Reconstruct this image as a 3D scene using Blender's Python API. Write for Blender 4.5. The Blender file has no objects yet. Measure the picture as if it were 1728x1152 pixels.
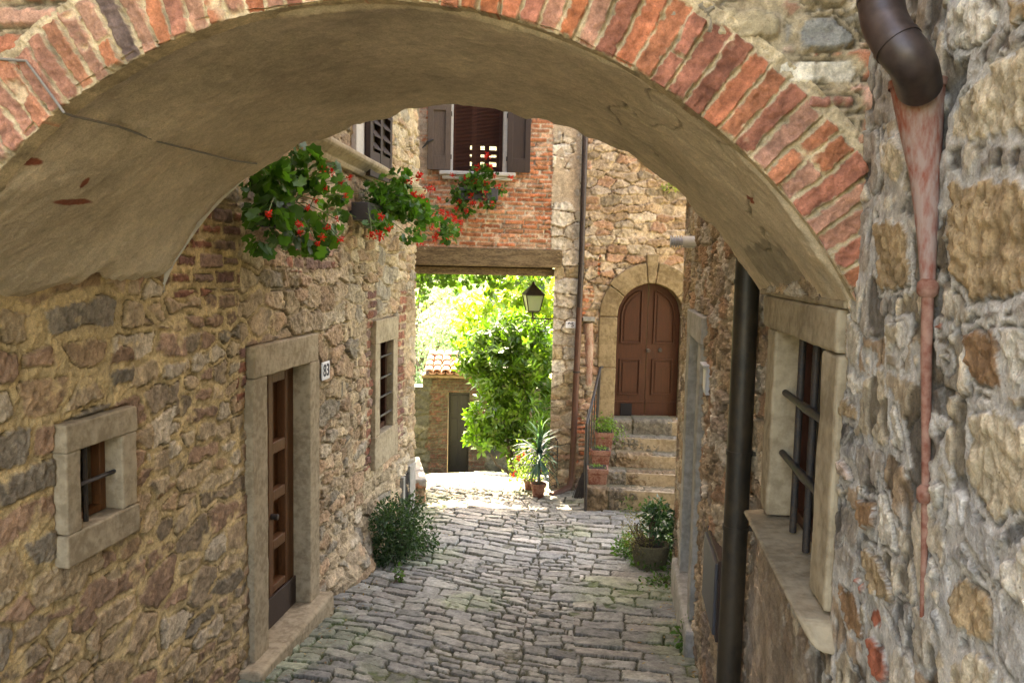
import bpy, math, random
import numpy as np

# ------------------------------------------------------------------ camera, sky, sun, exposure
SC = bpy.context.scene
COL = SC.collection
EYE = 3.0                       # the eye stands 3 m above the datum of the lower lane
FPX, CX, CY = 1382.0, 864.0, 576.0
YAW, PITCH, ROLL = math.atan((1045 - CX) / FPX), math.atan((CY - 450) / FPX), 0.022
fw = np.array([-math.sin(YAW) * math.cos(PITCH), math.cos(YAW) * math.cos(PITCH), -math.sin(PITCH)])
rt = np.cross(fw, [0, 0, 1.0]); rt /= np.linalg.norm(rt)
up = np.cross(rt, fw)
r2 = rt * math.cos(ROLL) + up * math.sin(ROLL)
u2 = up * math.cos(ROLL) - rt * math.sin(ROLL)
from mathutils import Matrix, Vector
cd = bpy.data.cameras.new('camera'); cam = bpy.data.objects.new('camera', cd); COL.objects.link(cam)
m = Matrix.Identity(4)
for i in range(3):
    m[i][0], m[i][1], m[i][2] = r2[i], u2[i], -fw[i]
m[2][3] = EYE
cam.matrix_world = m
cd.sensor_width = 36; cd.lens = FPX / 1728 * 36; cd.clip_start = .05; cd.clip_end = 2000
cd.dof.use_dof = True; cd.dof.focus_distance = 6.5; cd.dof.aperture_fstop = 18
SC.camera = cam

SUN_EL, SUN_AZ = math.radians(52), math.radians(-20)      # azimuth from +Y towards +X
w = bpy.data.worlds.new('World'); SC.world = w; w.use_nodes = True
nt = w.node_tree; nt.nodes.clear()
sky = nt.nodes.new('ShaderNodeTexSky'); sky.sky_type = 'NISHITA'; sky.sun_disc = False
sky.sun_elevation = SUN_EL; sky.sun_rotation = SUN_AZ; sky.dust_density = 3.0; sky.air_density = 1.0
bg = nt.nodes.new('ShaderNodeBackground'); bg.inputs[1].default_value = .15
wo = nt.nodes.new('ShaderNodeOutputWorld')
nt.links.new(sky.outputs[0], bg.inputs[0]); nt.links.new(bg.outputs[0], wo.inputs[0])
sl = bpy.data.lights.new('sun', 'SUN'); sl.energy = 5.0; sl.angle = math.radians(.5); sl.color = (1, .95, .86)
so = bpy.data.objects.new('sun', sl); COL.objects.link(so)
sd = Vector((math.sin(SUN_AZ) * math.cos(SUN_EL), math.cos(SUN_AZ) * math.cos(SUN_EL), math.sin(SUN_EL)))
so.rotation_euler = sd.to_track_quat('Z', 'Y').to_euler(); so.location = (0, 0, 60)
vs = SC.view_settings
SC.display_settings.display_device = 'sRGB'
vs.view_transform = 'Standard'; vs.look = 'None'; vs.gamma = 1; vs.exposure = 4.02
try:
    vs.use_white_balance = True; vs.white_balance_temperature = 8700; vs.white_balance_tint = 16
except Exception:
    pass
SC.cycles.use_denoising = True
SC.cycles.max_bounces = 8; SC.cycles.diffuse_bounces = 6; SC.cycles.transparent_max_bounces = 12

rng = np.random.default_rng(7); random.seed(7)
f32 = np.float32

# ------------------------------------------------------------------ survey helpers (sight lines onto real planes)
EY = np.array([0, 0, EYE])
def sight(px, py): return r2 * (px - CX) / FPX - u2 * (py - CY) / FPX + fw
def on_x(px, py, X): d = sight(px, py); return EY + d * X / d[0]
def on_y(px, py, Y): d = sight(px, py); return EY + d * Y / d[1]
def on_z(px, py, Z): d = sight(px, py); return EY + d * (Z - EYE) / d[2]
def on_p(px, py, P, n): d = sight(px, py); return EY + d * (np.dot(np.array(P) - EY, n) / np.dot(d, n))
YS = [-3, .8, 3.6, 4.6, 6.6, 8, 10, 11.6, 13, 19, 24, 40, 70, 120]
ZS = [-1.7, -1.75, -2.6, -2.78, -2.93, -3.02, -3.10, -3.17, -3.46, -4.89, -5.8, -7.6, -8.4, -9]
def zg(x, y):
    x = np.asarray(x, float); y = np.asarray(y, float)
    return EYE + np.interp(y, YS, ZS) - .035 * np.exp(-((x + .75) / .8) ** 2)
def on_ground(px, py):
    d = sight(px, py)
    for t in np.arange(3.5, 40, .02):
        p = EY + d * t
        if p[2] < zg(p[0], p[1]): return p
    return EY + d * 30

# ------------------------------------------------------------------ noise and stone layouts
def hsh(i, j, k=0):
    i = (np.asarray(i).astype(np.int64) & 0xffffffff).astype(np.uint32); j = (np.asarray(j).astype(np.int64) & 0xffffffff).astype(np.uint32)
    h = i * np.uint32(374761393) + j * np.uint32(668265263) + np.uint32((k * 974711 + 12345) & 0xffffffff)
    h = (h ^ (h >> np.uint32(13))) * np.uint32(1274126177); h = (h ^ (h >> np.uint32(15))) * np.uint32(2246822519)
    return ((h ^ (h >> np.uint32(13))) & np.uint32(0xffffff)).astype(f32) / f32(0xffffff)
def vn(x, y, k=0):
    xi = np.floor(x); yi = np.floor(y); fx = (x - xi).astype(f32); fy = (y - yi).astype(f32)
    fx = fx * fx * (3 - 2 * fx); fy = fy * fy * (3 - 2 * fy)
    a, b, c, d = hsh(xi, yi, k), hsh(xi + 1, yi, k), hsh(xi, yi + 1, k), hsh(xi + 1, yi + 1, k)
    return a + (b - a) * fx + (c - a) * fy + (a - b - c + d) * fx * fy
def fbm(x, y, k=0, o=4, g=.5):
    s = 0; a = 1; t = 0
    for n in range(o):
        s = s + a * (vn(x * 2 ** n + 17.3 * n, y * 2 ** n + 9.1 * n, k + n) * 2 - 1); t += a; a *= g
    return (s / t * 1.4).astype(f32)
def sst(a, b, x): t = np.clip((x - a) / (b - a), 0, 1); return t * t * (3 - 2 * t)
def mix(a, b, t):
    t = np.asarray(t)[..., None] if np.ndim(a) != np.ndim(t) or np.shape(a)[-1:] == (3,) else t
    return a + (b - a) * t

def rubble(U, V, sx, sy, seed, ju=.8, jv=.6, warp=.03, merge=.25, wt=.25):
    """id, distance to the joint, offset from the stone's centre"""
    u = U + warp * fbm(U * 3.1, V * 3.1, seed + 50, 3); v = V + warp * fbm(U * 3.1 + 40, V * 3.1, seed + 60, 3)
    gv = v / sy; j0 = np.floor(gv)
    best = np.full(U.shape, 1e9, f32); bi = np.zeros(U.shape); P1x = np.zeros(U.shape, f32); P1y = np.zeros(U.shape, f32); W1 = np.zeros(U.shape, f32)
    cand = []
    for dj in (-1, 0, 1):
        j = j0 + dj; off = hsh(j, j * 0 + 5, seed) ; gu = u / sx - off; i0 = np.floor(gu)
        for di in (-1, 0, 1):
            i = i0 + di
            px = (i + .5 + ju * (hsh(i, j, seed + 1) - .5) - gu); py = (j + .5 + jv * (hsh(i, j, seed + 2) - .5) - gv)
            W = wt * (hsh(i, j, seed + 3) - .5)
            d = px * px + py * py - W
            mg = hsh(i, j, seed + 4) < merge
            idn = np.where(mg, i - 1, i) * 4099 + j * 131071
            cand.append((px.astype(f32), py.astype(f32), W.astype(f32), d.astype(f32), idn))
            k = d < best
            best = np.where(k, d, best); bi = np.where(k, idn, bi); P1x = np.where(k, px, P1x); P1y = np.where(k, py, P1y); W1 = np.where(k, W, W1)
    e = np.full(U.shape, 9, f32)
    for px, py, W, d, idn in cand:
        gx = (px - P1x) / sx; gy = (py - P1y) / sy; L = np.sqrt(gx * gx + gy * gy) + 1e-6
        q = (d - best) * .5 / L
        e = np.where(idn == bi, e, np.minimum(e, q))
    return bi, e.astype(f32), -P1x * sx, -P1y * sy

def bricks(U, V, L, Hh, seed, warp=.006):
    u = U + warp * fbm(U * 4, V * 4, seed + 5, 2); v = V + warp * 1.6 * fbm(U * 2.2, V * 3 + 9, seed + 6, 2)
    j = np.floor(v / Hh); x = u / L + .5 * (j % 2) + .3 * hsh(j, j * 0, seed); i = np.floor(x)
    wob = .16 * (hsh(i, j, seed + 1) - .5); wob2 = .16 * (hsh(i + 1, j, seed + 1) - .5)
    fu = (x - i); fv = v / Hh - j
    e = np.minimum(np.minimum(fu - wob, 1 + wob2 - fu) * L, np.minimum(fv, 1 - fv) * Hh)
    return i * 4099 + j * 131071, e.astype(f32), (fu - .5) * L, (fv - .5) * Hh

def polys(U, V, bi, e, ox, oy, plist, seed, gap=.012, amp=1.0):
    """lay single known stones (convex outlines) over a random layout; returns also their colour index"""
    which = np.full(U.shape, -1)
    n1 = amp * (.010 * fbm(U * 22, V * 22, seed, 3) + .012 * fbm(U * 6, V * 6, seed + 9, 2))
    for k, pts in enumerate(plist):
        pts = np.array(pts); c = pts.mean(0)
        x0, y0 = pts.min(0) - .04; x1, y1 = pts.max(0) + .04
        sel = (U > x0) & (U < x1) & (V > y0) & (V < y1)
        if not sel.any(): continue
        us, vv = U[sel], V[sel]; dd = None
        for a, b in zip(pts, np.roll(pts, -1, 0)):
            t = b - a; n = np.array([-t[1], t[0]]) / (np.linalg.norm(t) + 1e-9)
            if np.dot(c - a, n) < 0: n = -n
            q = (us - a[0]) * n[0] + (vv - a[1]) * n[1]
            dd = q if dd is None else np.where(np.abs(dd - q) < .03, np.minimum(dd, q) - (.03 - np.abs(dd - q)) ** 2 / .12, np.minimum(dd, q))
        dd = dd + n1[sel]
        es = e[sel]; bs = bi[sel]; wh = which[sel]; oxs = ox[sel]; oys = oy[sel]
        ins = dd > -gap
        es = np.where(ins, dd, np.minimum(es, -dd - gap * .4)); bs = np.where(ins, 9e6 + k * 977, bs); wh = np.where(ins, k, wh)
        oxs = np.where(ins, us - c[0], oxs); oys = np.where(ins, vv - c[1], oys)
        e[sel] = es; bi[sel] = bs; which[sel] = wh; ox[sel] = oxs; oy[sel] = oys
    return which

def pal(ids, colors, seed, jit=.22):
    colors = np.array(colors, f32); n = len(colors)
    k = np.minimum((hsh(ids, ids * 0 + 3, seed) * n).astype(int), n - 1)
    c = colors[k]
    b = 1 + jit * 2 * (hsh(ids, ids * 0 + 8, seed) - .5)
    return c * b[..., None]

def ph0(bi, seed): return hsh(bi, bi * 0 + 7, seed) * 40
def stonework(U, V, bi, e, ox, oy, seed, colors, mortar, gap=(.004, .014), bev=.016, prot=(.010, .035), tilt=.12, rough=.008, smear=0., mrough=.006, cols=None, mvar=.25, en=.006, crev=0.):
    g = gap[0] + (gap[1] - gap[0]) * hsh(bi, bi * 0 + 1, seed)
    nz = fbm(U * 28, V * 28, seed + 11, 3); nl = fbm(U * 7, V * 7, seed + 12, 3); nf = fbm(U * 70, V * 70, seed + 13, 2)
    ee = e + en * nz + en * .35 * nf
    mk = sst(g, g + bev, ee)
    p = prot[0] + (prot[1] - prot[0]) * hsh(bi, bi * 0 + 2, seed)
    tx = (hsh(bi, bi * 0 + 4, seed) - .5) * tilt; ty = (hsh(bi, bi * 0 + 6, seed) - .5) * tilt
    ph = hsh(bi, bi * 0 + 7, seed) * 40
    ridg = np.abs(fbm(U * 11 + ph, V * 11 - ph, seed + 14, 4))
    sf = sst(.15, .6, nl + .35 * nz + smear - .6 + .5 * (hsh(bi, bi * 0 + 9, seed) - .5)) if np.any(np.asarray(smear) > 0) else 0 * nl
    st_ = np.floor((fbm(U * 6 + ph0(bi, seed), V * 9, seed + 16, 3) + nz * .25) * 3) / 3          # split faces
    H = mk * (p + np.clip(tx * ox + ty * oy, -.010, .010) + rough * (nz * .7 + nf * .8 + st_ * .9) - rough * .7 * ridg) * (1 - .72 * sf) + (1 - mk) * mrough * (nl + nz + nf * .8)
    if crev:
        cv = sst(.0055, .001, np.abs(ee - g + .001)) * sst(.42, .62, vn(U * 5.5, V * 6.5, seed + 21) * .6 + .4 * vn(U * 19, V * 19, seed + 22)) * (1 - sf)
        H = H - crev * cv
    if cols is None: cols = pal(bi, colors, seed)
    C = cols * (1 + .24 * nz + .16 * nf + .26 * fbm(U * 13 + ph, V * 13, seed + 15, 4))[..., None]
    ck = sst(g + .001, g + .006, ee + .004 * nf)
    if np.any(np.asarray(smear) > 0):
        ck = ck * (1 - sf * .8)
    M = np.array(mortar, f32) * (1 + mvar * nl + .18 * nz + .12 * nf)[..., None]
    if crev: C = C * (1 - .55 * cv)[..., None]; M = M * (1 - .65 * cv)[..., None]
    return H.astype(f32), np.clip(M + (C - M) * ck[..., None], .005, .95).astype(f32)

# ------------------------------------------------------------------ mesh builders
def link(ob, parent=None):
    COL.objects.link(ob)
    if parent is not None:
        ob.parent = parent; ob.matrix_parent_inverse = parent.matrix_world.inverted() if False else Matrix.Translation(-Vector(parent.location))
    return ob
def raw_mesh(name, V, F, mat, parent=None, col=None, smooth=False, n=4):
    """V (N,3), F (M,n) arrays"""
    V = np.asarray(V, f32); F = np.asarray(F, np.int32)
    me = bpy.data.meshes.new(name)
    me.vertices.add(len(V)); me.vertices.foreach_set('co', V.ravel())
    me.loops.add(F.size); me.loops.foreach_set('vertex_index', F.ravel())
    me.polygons.add(len(F)); me.polygons.foreach_set('loop_start', np.arange(0, F.size, F.shape[1], dtype=np.int32))
    if smooth: me.polygons.foreach_set('use_smooth', np.ones(len(F), bool))
    me.update(calc_edges=True)
    if col is not None:
        a = me.color_attributes.new('Col', 'FLOAT_COLOR', 'POINT')
        a.data.foreach_set('color', np.c_[col, np.ones(len(col))].astype(f32).ravel())
    me.materials.append(mat)
    return link(bpy.data.objects.new(name, me), parent)
def grid_mesh(name, X, Y, Z, C, mat, parent=None, keep=None, flip=False):
    nv, nu = X.shape
    idx = np.arange(nv * nu).reshape(nv, nu)
    F = np.stack([idx[:-1, :-1], idx[:-1, 1:], idx[1:, 1:], idx[1:, :-1]], -1)
    if flip: F = F[..., ::-1]
    F = F.reshape(-1, 4) if keep is None else F[keep]
    V = np.c_[X.ravel(), Y.ravel(), Z.ravel()]; Cc = C.reshape(-1, 3)
    used = np.zeros(len(V), bool); used[F.ravel()] = True
    mp = np.cumsum(used) - 1
    return raw_mesh(name, V[used], mp[F], mat, parent, Cc[used], True)

class MB:
    def __init__(s): s.v = []; s.f = []
    def add(s, V, F):
        b = len(s.v); s.v += [tuple(map(float, p)) for p in V]; s.f += [tuple(b + i for i in f) for f in F]; return s
    def hexa(s, P):     # 8 points: bottom 4 (ccw), top 4
        return s.add(P, [(3, 2, 1, 0), (4, 5, 6, 7), (0, 1, 5, 4), (1, 2, 6, 5), (2, 3, 7, 6), (3, 0, 4, 7)])
    def box(s, x0, x1, y0, y1, z0, z1):
        return s.hexa([(x0, y0, z0), (x1, y0, z0), (x1, y1, z0), (x0, y1, z0), (x0, y0, z1), (x1, y0, z1), (x1, y1, z1), (x0, y1, z1)])
    def tube(s, pts, r, n=12, cap=True):
        pts = [Vector(map(float, p)) for p in pts]; rs = r if hasattr(r, '__len__') else [r] * len(pts)
        rings = []; a = None
        for i, p in enumerate(pts):
            t = (pts[min(i + 1, len(pts) - 1)] - pts[max(i - 1, 0)]).normalized()
            if a is None: a = t.orthogonal().normalized()
            a = (a - t * a.dot(t)).normalized(); b = t.cross(a)
            rings.append([p + (a * math.cos(q * 2 * math.pi / n) + b * math.sin(q * 2 * math.pi / n)) * rs[i] for q in range(n)])
        V = [v for rg in rings for v in rg]; F = []
        for i in range(len(pts) - 1):
            for q in range(n):
                F.append((i * n + q, i * n + (q + 1) % n, (i + 1) * n + (q + 1) % n, (i + 1) * n + q))
        if cap: F.append(tuple(range(n - 1, -1, -1))); F.append(tuple((len(pts) - 1) * n + q for q in range(n)))
        return s.add(V, F)
    def lathe(s, c, prof, n=20, sx=1, sy=1):
        V = []; F = []
        for r, z in prof:
            for q in range(n): V.append((c[0] + r * sx * math.cos(q * 2 * math.pi / n), c[1] + r * sy * math.sin(q * 2 * math.pi / n), c[2] + z))
        for i in range(len(prof) - 1):
            for q in range(n): F.append((i * n + q, i * n + (q + 1) % n, (i + 1) * n + (q + 1) % n, (i + 1) * n + q))
        F.append(tuple(range(n - 1, -1, -1))); F.append(tuple((len(prof) - 1) * n + q for q in range(n)))
        return s.add(V, F)
    def build(s, name, mat, parent=None, bevel=0, smooth=False, seg=2):
        me = bpy.data.meshes.new(name); me.from_pydata(s.v, [], s.f); me.update()
        me.materials.append(mat)
        if smooth:
            me.polygons.foreach_set('use_smooth', np.ones(len(me.polygons), bool))
            try: me.set_sharp_from_angle(angle=math.radians(40))
            except Exception: pass
        ob = link(bpy.data.objects.new(name, me), parent)
        if bevel:
            b = ob.modifiers.new('bevel', 'BEVEL'); b.width = bevel; b.segments = seg; b.limit_method = 'ANGLE'; b.angle_limit = math.radians(35)
        return ob
def tag(o, label, cat, group=None, kind=None):
    if label: o['label'] = label
    if cat: o['category'] = cat
    if group: o['group'] = group
    if kind: o['kind'] = kind
    return o
CLD = bpy.data.textures.new('chips', 'CLOUDS'); CLD.noise_scale = .11; CLD.noise_depth = 4
def worn(o, k=.012, lv=4):
    m_ = o.modifiers.new('cut', 'SUBSURF'); m_.subdivision_type = 'SIMPLE'; m_.levels = m_.render_levels = lv
    d_ = o.modifiers.new('chips', 'DISPLACE'); d_.texture = CLD; d_.texture_coords = 'LOCAL'; d_.strength = k; d_.mid_level = .5
    return o
def thing(name, label, cat, loc=(0, 0, 0), group=None):
    o = bpy.data.objects.new(name, None); o.empty_display_size = .2; COL.objects.link(o); o.location = tuple(map(float, loc))
    return tag(o, label, cat, group)
def struct(o): o['kind'] = 'structure'; return o

def slab(mbx, org, ud, nd, u0, u1, z0, z1, d0, d1):
    """box in a wall's frame: u along the wall, z up, d out of the wall"""
    o = np.array(org, float); ud = np.array(ud, float); nd = np.array(nd, float); Zv = np.array([0, 0, 1.])
    P = [o + ud * u + nd * d + Zv * z for z in (z0, z1) for u, d in ((u0, d0), (u1, d0), (u1, d1), (u0, d1))]
    return mbx.hexa(P)

# ------------------------------------------------------------------ materials
def new_mat(name):
    mt = bpy.data.materials.new(name); mt.use_nodes = True; n = mt.node_tree; b = n.nodes['Principled BSDF']; return mt, n, b
def N(n, t, **kw):
    x = n.nodes.new(t)
    for k, v in kw.items():
        if k in x.inputs: x.inputs[k].default_value = v
        else: setattr(x, k, v)
    return x
def noise(n, co, scale, detail=5, rough=.6, stretch=None):
    if stretch:
        mp = N(n, 'ShaderNodeMapping'); mp.inputs['Scale'].default_value = stretch; n.links.new(co, mp.inputs['Vector']); co = mp.outputs[0]
    t = N(n, 'ShaderNodeTexNoise'); t.inputs['Scale'].default_value = scale; t.inputs['Detail'].default_value = detail; t.inputs['Roughness'].default_value = rough
    n.links.new(co, t.inputs['Vector']); return t.outputs[0]
def mapr(n, x, a, b, c, d):
    t = N(n, 'ShaderNodeMapRange'); n.links.new(x, t.inputs[0])
    for i, v in enumerate((a, b, c, d)): t.inputs[i + 1].default_value = v
    return t.outputs[0]
def mul(n, col, f):
    t = N(n, 'ShaderNodeVectorMath', operation='SCALE'); n.links.new(col, t.inputs[0]); n.links.new(f, t.inputs['Scale']); return t.outputs[0]
def bump(n, b, h, strength, dist):
    t = N(n, 'ShaderNodeBump'); t.inputs['Strength'].default_value = strength; t.inputs['Distance'].default_value = dist
    n.links.new(h, t.inputs['Height']); n.links.new(t.outputs[0], b.inputs['Normal'])
def mat_masonry(name, strength=.8, dist=.010, fine=70, lo=.60, hi=1.40, rough=.92):
    mt, n, b = new_mat(name)
    at = N(n, 'ShaderNodeAttribute', attribute_name='Col'); co = N(n, 'ShaderNodeTexCoord').outputs['Object']
    a = noise(n, co, fine, 8, .75); c = noise(n, co, fine * .22, 6, .65); d = noise(n, co, fine * 2.6, 3, .7)
    s = N(n, 'ShaderNodeMath', operation='ADD'); n.links.new(a, s.inputs[0]); n.links.new(c, s.inputs[1])
    vo = N(n, 'ShaderNodeTexVoronoi'); vo.inputs['Scale'].default_value = fine * 1.3; n.links.new(co, vo.inputs['Vector'])
    pit = mapr(n, vo.outputs['Distance'], .05, .28, .55, 1.0)          # small dark pores
    pm = mapr(n, c, .48, .62, 0, 1); mxp = N(n, 'ShaderNodeMix'); n.links.new(pm, mxp.inputs[0]); mxp.inputs[2].default_value = 1.0; n.links.new(pit, mxp.inputs[3])
    k = N(n, 'ShaderNodeMath', operation='MULTIPLY'); n.links.new(mapr(n, s.outputs[0], .7, 1.3, lo, hi), k.inputs[0]); n.links.new(mxp.outputs[0], k.inputs[1])
    k2 = N(n, 'ShaderNodeMath', operation='MULTIPLY'); n.links.new(k.outputs[0], k2.inputs[0]); n.links.new(mapr(n, d, .3, .7, .78, 1.22), k2.inputs[1])
    n.links.new(mul(n, at.outputs['Color'], k2.outputs[0]), b.inputs['Base Color'])
    b.inputs['Roughness'].default_value = rough; b.inputs['Specular IOR Level'].default_value = .25
    s2 = N(n, 'ShaderNodeMath', operation='ADD'); n.links.new(s.outputs[0], s2.inputs[0]); n.links.new(mapr(n, d, 0, 1, 0, .45), s2.inputs[1])
    s3 = N(n, 'ShaderNodeMath', operation='ADD'); n.links.new(s2.outputs[0], s3.inputs[0]); n.links.new(mapr(n, mxp.outputs[0], .5, 1, -.5, 0), s3.inputs[1])
    bump(n, b, s3.outputs[0], strength, dist); return mt
def mat_plain(name, col, rough=.8, var=.25, scale=12, bmp=.3, dist=.006, stretch=None, spec=.3, metal=0, col2=None, detail=6):
    mt, n, b = new_mat(name); co = N(n, 'ShaderNodeTexCoord').outputs['Object']
    a = noise(n, co, scale, detail, .65, stretch); c = noise(n, co, scale * 6, 5, .6, stretch)
    s = N(n, 'ShaderNodeMath', operation='ADD'); n.links.new(a, s.inputs[0]); n.links.new(c, s.inputs[1])
    if col2 is None:
        rgb = N(n, 'ShaderNodeRGB'); rgb.outputs[0].default_value = (*col, 1)
        n.links.new(mul(n, rgb.outputs[0], mapr(n, s.outputs[0], .7, 1.3, 1 - var, 1 + var)), b.inputs['Base Color'])
    else:
        cr = N(n, 'ShaderNodeValToRGB'); cr.color_ramp.elements[0].color = (*col, 1); cr.color_ramp.elements[1].color = (*col2, 1)
        cr.color_ramp.elements[0].position = .35; cr.color_ramp.elements[1].position = .65
        n.links.new(mapr(n, s.outputs[0], .5, 1.5, 0, 1), cr.inputs[0]); n.links.new(cr.outputs[0], b.inputs['Base Color'])
    b.inputs['Roughness'].default_value = rough; b.inputs['Specular IOR Level'].default_value = spec; b.inputs['Metallic'].default_value = metal
    if bmp: bump(n, b, s.outputs[0], bmp, dist)
    return mt
def mat_leaf(name, transl=.42, rough=.42, tint=(1.25, 1.5, .6)):
    mt, n, b = new_mat(name); at = N(n, 'ShaderNodeAttribute', attribute_name='Col')
    n.links.new(at.outputs['Color'], b.inputs['Base Color']); b.inputs['Roughness'].default_value = rough; b.inputs['Specular IOR Level'].default_value = .4
    vm = N(n, 'ShaderNodeVectorMath', operation='MULTIPLY'); n.links.new(at.outputs['Color'], vm.inputs[0]); vm.inputs[1].default_value = tint
    tr = N(n, 'ShaderNodeBsdfTranslucent'); n.links.new(vm.outputs[0], tr.inputs[0])
    mx = N(n, 'ShaderNodeMixShader'); mx.inputs[0].default_value = transl
    n.links.new(b.outputs[0], mx.inputs[1]); n.links.new(tr.outputs[0], mx.inputs[2]); n.links.new(mx.outputs[0], n.nodes['Material Output'].inputs[0])
    return mt
M_STONE = mat_masonry('rubble_stone'); M_COBBLE = mat_masonry('cobble_stone', .5, .01, 60, .7, 1.3, .72)
M_BRICK = mat_masonry('old_brick', .5, .01, 70); M_PLASTER = mat_masonry('vault_plaster', .35, .010, 60, .82, 1.18)
M_TRIM = mat_plain('sandstone_trim', (.24, .185, .115), .92, .22, 3.2, .5, .008, None, .2, 0, (.38, .305, .20))
M_TRIMB = mat_plain('brown_sandstone', (.15, .105, .055), .92, .22, 3.6, .5, .010, None, .2, 0, (.27, .20, .115))
M_TRIMG = mat_plain('grey_stone_trim', (.23, .215, .18), .92, .2, 3.2, .5, .008, None, .2, 0, (.34, .32, .275))
M_WALLB = mat_plain('plain_masonry', (.20, .155, .10), .95, .3, 5, .4, .01)
M_PALE = mat_plain('pale_stone_trim', (.50, .46, .40), .85, .15, 10, .25, .005)
M_WOOD = mat_plain('oiled_brown_wood', (.11, .043, .014), .55, .35, 9, .3, .003, (6, 6, .6))
M_WOODR = mat_plain('red_brown_wood', (.048, .0125, .004), .5, .5, 9, .3, .002, (6, 6, .6), .3)
M_SHUT = mat_plain('dark_shutter_paint', (.042, .026, .019), .6, .25, 12, .2, .002, (5, 5, .8))
M_SHUTG = mat_plain('weathered_shutter_paint', (.105, .073, .052), .65, .3, 12, .25, .002, (5, 5, .8))
M_BEAM = mat_plain('weathered_oak_beam', (.085, .055, .028), .85, .5, 3, .6, .01, (1, 5, 8), col2=(.22, .155, .085))
M_IRON = mat_plain('dark_iron', (.020, .020, .021), .6, .3, 18, .3, .002, None, .4, 0, (.048, .034, .024))
M_COPPER = mat_plain('brown_copper', (.034, .022, .019), .45, .35, 6, .15, .002, None, .5, .3, (.060, .042, .036))
M_PIPER = mat_plain('red_brown_pipe', (.10, .040, .024), .5, .25, 6, .1, .001, None, .5, .1)
M_DPIPE = mat_plain('dark_olive_pipe', (.022, .018, .012), .5, .4, 4, .15, .002, (1, 1, .5), .5, .2, (.050, .036, .020))
M_TERRAP = mat_plain('limed_terracotta', (.30, .14, .095), .9, .3, 6, .3, .005, (3, 3, 1), .3, 0, (.42, .31, .23))
M_TERRA = mat_plain('terracotta', (.17, .06, .038), .9, .3, 7, .3, .004, None, .2, 0, (.29, .16, .115))
M_TERRAW = mat_plain('weathered_terracotta', (.22, .065, .040), .9, .3, 5, .4, .005, (2.5, 2.5, .8), .2, 0, (.29, .20, .165))
M_TILE = mat_plain('roof_tile', (.27, .11, .065), .85, .3, 4, .3, .006, None, .3, 0, (.36, .23, .15))
M_SOIL = mat_plain('soil', (.035, .025, .016), .95, .4, 40, .8, .01)
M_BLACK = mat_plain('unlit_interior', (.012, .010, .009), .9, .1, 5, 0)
M_BLACKD = mat_plain('black_door_paint', (.006, .006, .007), .5, .2, 12, .2, .002, (5, 5, .7), .4)
M_WHITE = mat_plain('white_enamel', (.72, .73, .76), .3, .05, 10, 0, spec=.5)
M_INK = mat_plain('dark_blue_ink', (.02, .025, .05), .5, .1, 10, 0)
M_GREYP = mat_plain('grey_plastic', (.42, .43, .45), .5, .06, 10, 0)
M_PVC = mat_plain('white_plastic', (.62, .60, .55), .45, .08, 10, 0)
M_PANEL = mat_plain('dark_metal_panel', (.055, .055, .06), .5, .15, 8, 0, spec=.4)
M_CABLE = mat_plain('grey_cable', (.20, .18, .15), .6, .2, 30, 0)
M_MOSSY = mat_plain('mossy_stone', (.10, .085, .05), .95, .35, 8, .5, .01, None, .2, 0, (.14, .125, .07))
M_BARK = mat_plain('bark', (.10, .075, .05), .95, .4, 14, .8, .01, (3, 3, .6))
M_STRAW = mat_plain('dark_twigs', (.05, .04, .032), .95, .4, 20, .3, .004)
M_LEAF = mat_leaf('leaf'); M_LEAFD = mat_leaf('thick_leaf', .25, .35)
M_LEAFF = mat_leaf('far_leaf', .40, .6, (1.1, 1.25, .9))
M_PETAL = mat_leaf('petal', .35, .6, (1.3, .9, .9))
M_BLIND = mat_plain('brown_blind', (.10, .035, .022), .6, .2, 20, 0)
def mat_glass():
    mt, n, b = new_mat('lantern_glass'); b.inputs['Base Color'].default_value = (.75, .85, .7, 1); b.inputs['Roughness'].default_value = .25
    tr = N(n, 'ShaderNodeBsdfTransparent'); tr.inputs[0].default_value = (.62, .68, .5, 1)
    mx = N(n, 'ShaderNodeMixShader'); mx.inputs[0].default_value = .6
    n.links.new(b.outputs[0], mx.inputs[1]); n.links.new(tr.outputs[0], mx.inputs[2]); n.links.new(mx.outputs[0], n.nodes['Material Output'].inputs[0]); return mt
M_GLASS = mat_glass()

# ------------------------------------------------------------------ leaves
OVAL = (np.array([(0, 0, 0), (-.17, .3, .03), (-.19, .62, .02), (0, 1, -.10), (.19, .62, .02), (.17, .3, .03), (0, .32, -.03), (0, .66, -.04)], f32),
        [(0, 6, 1, 1), (1, 6, 7, 2), (2, 7, 3, 3), (0, 5, 6, 6), (5, 4, 7, 6), (4, 3, 7, 7)])
def lobed(n=14, amp=.13, cup=.12):
    V = [(0, .42, -.03)]; a0 = -math.pi / 2
    for k in range(n):
        a = a0 + .25 + (2 * math.pi - .5) * k / (n - 1); r = .5 * (1 + amp * math.cos(k * math.pi * 1.0)) * (1 if 0 < k < n - 1 else .72)
        V.append((r * math.cos(a), .42 + r * math.sin(a), cup * (r ** 2) * 2 - .03 + .03 * math.cos(k * 2.1)))
    return np.array(V, f32), [(0, k, k + 1, k + 1) for k in range(1, n)]
LOBED = lobed()
BLADE = (np.array([(-.035, 0, 0), (.035, 0, 0), (-.04, .3, .10), (.04, .3, .10), (-.036, .6, .10), (.036, .6, .10), (-.022, .85, -.0), (.022, .85, -.0), (0, 1, -.14)], f32),
         [(0, 1, 3, 2), (2, 3, 5, 4), (4, 5, 7, 6), (6, 7, 8, 8)])
SMALL = (np.array([(0, 0, 0), (-.28, .45, .05), (0, 1, -.05), (.28, .45, .05)], f32), [(0, 3, 2, 1)])
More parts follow.
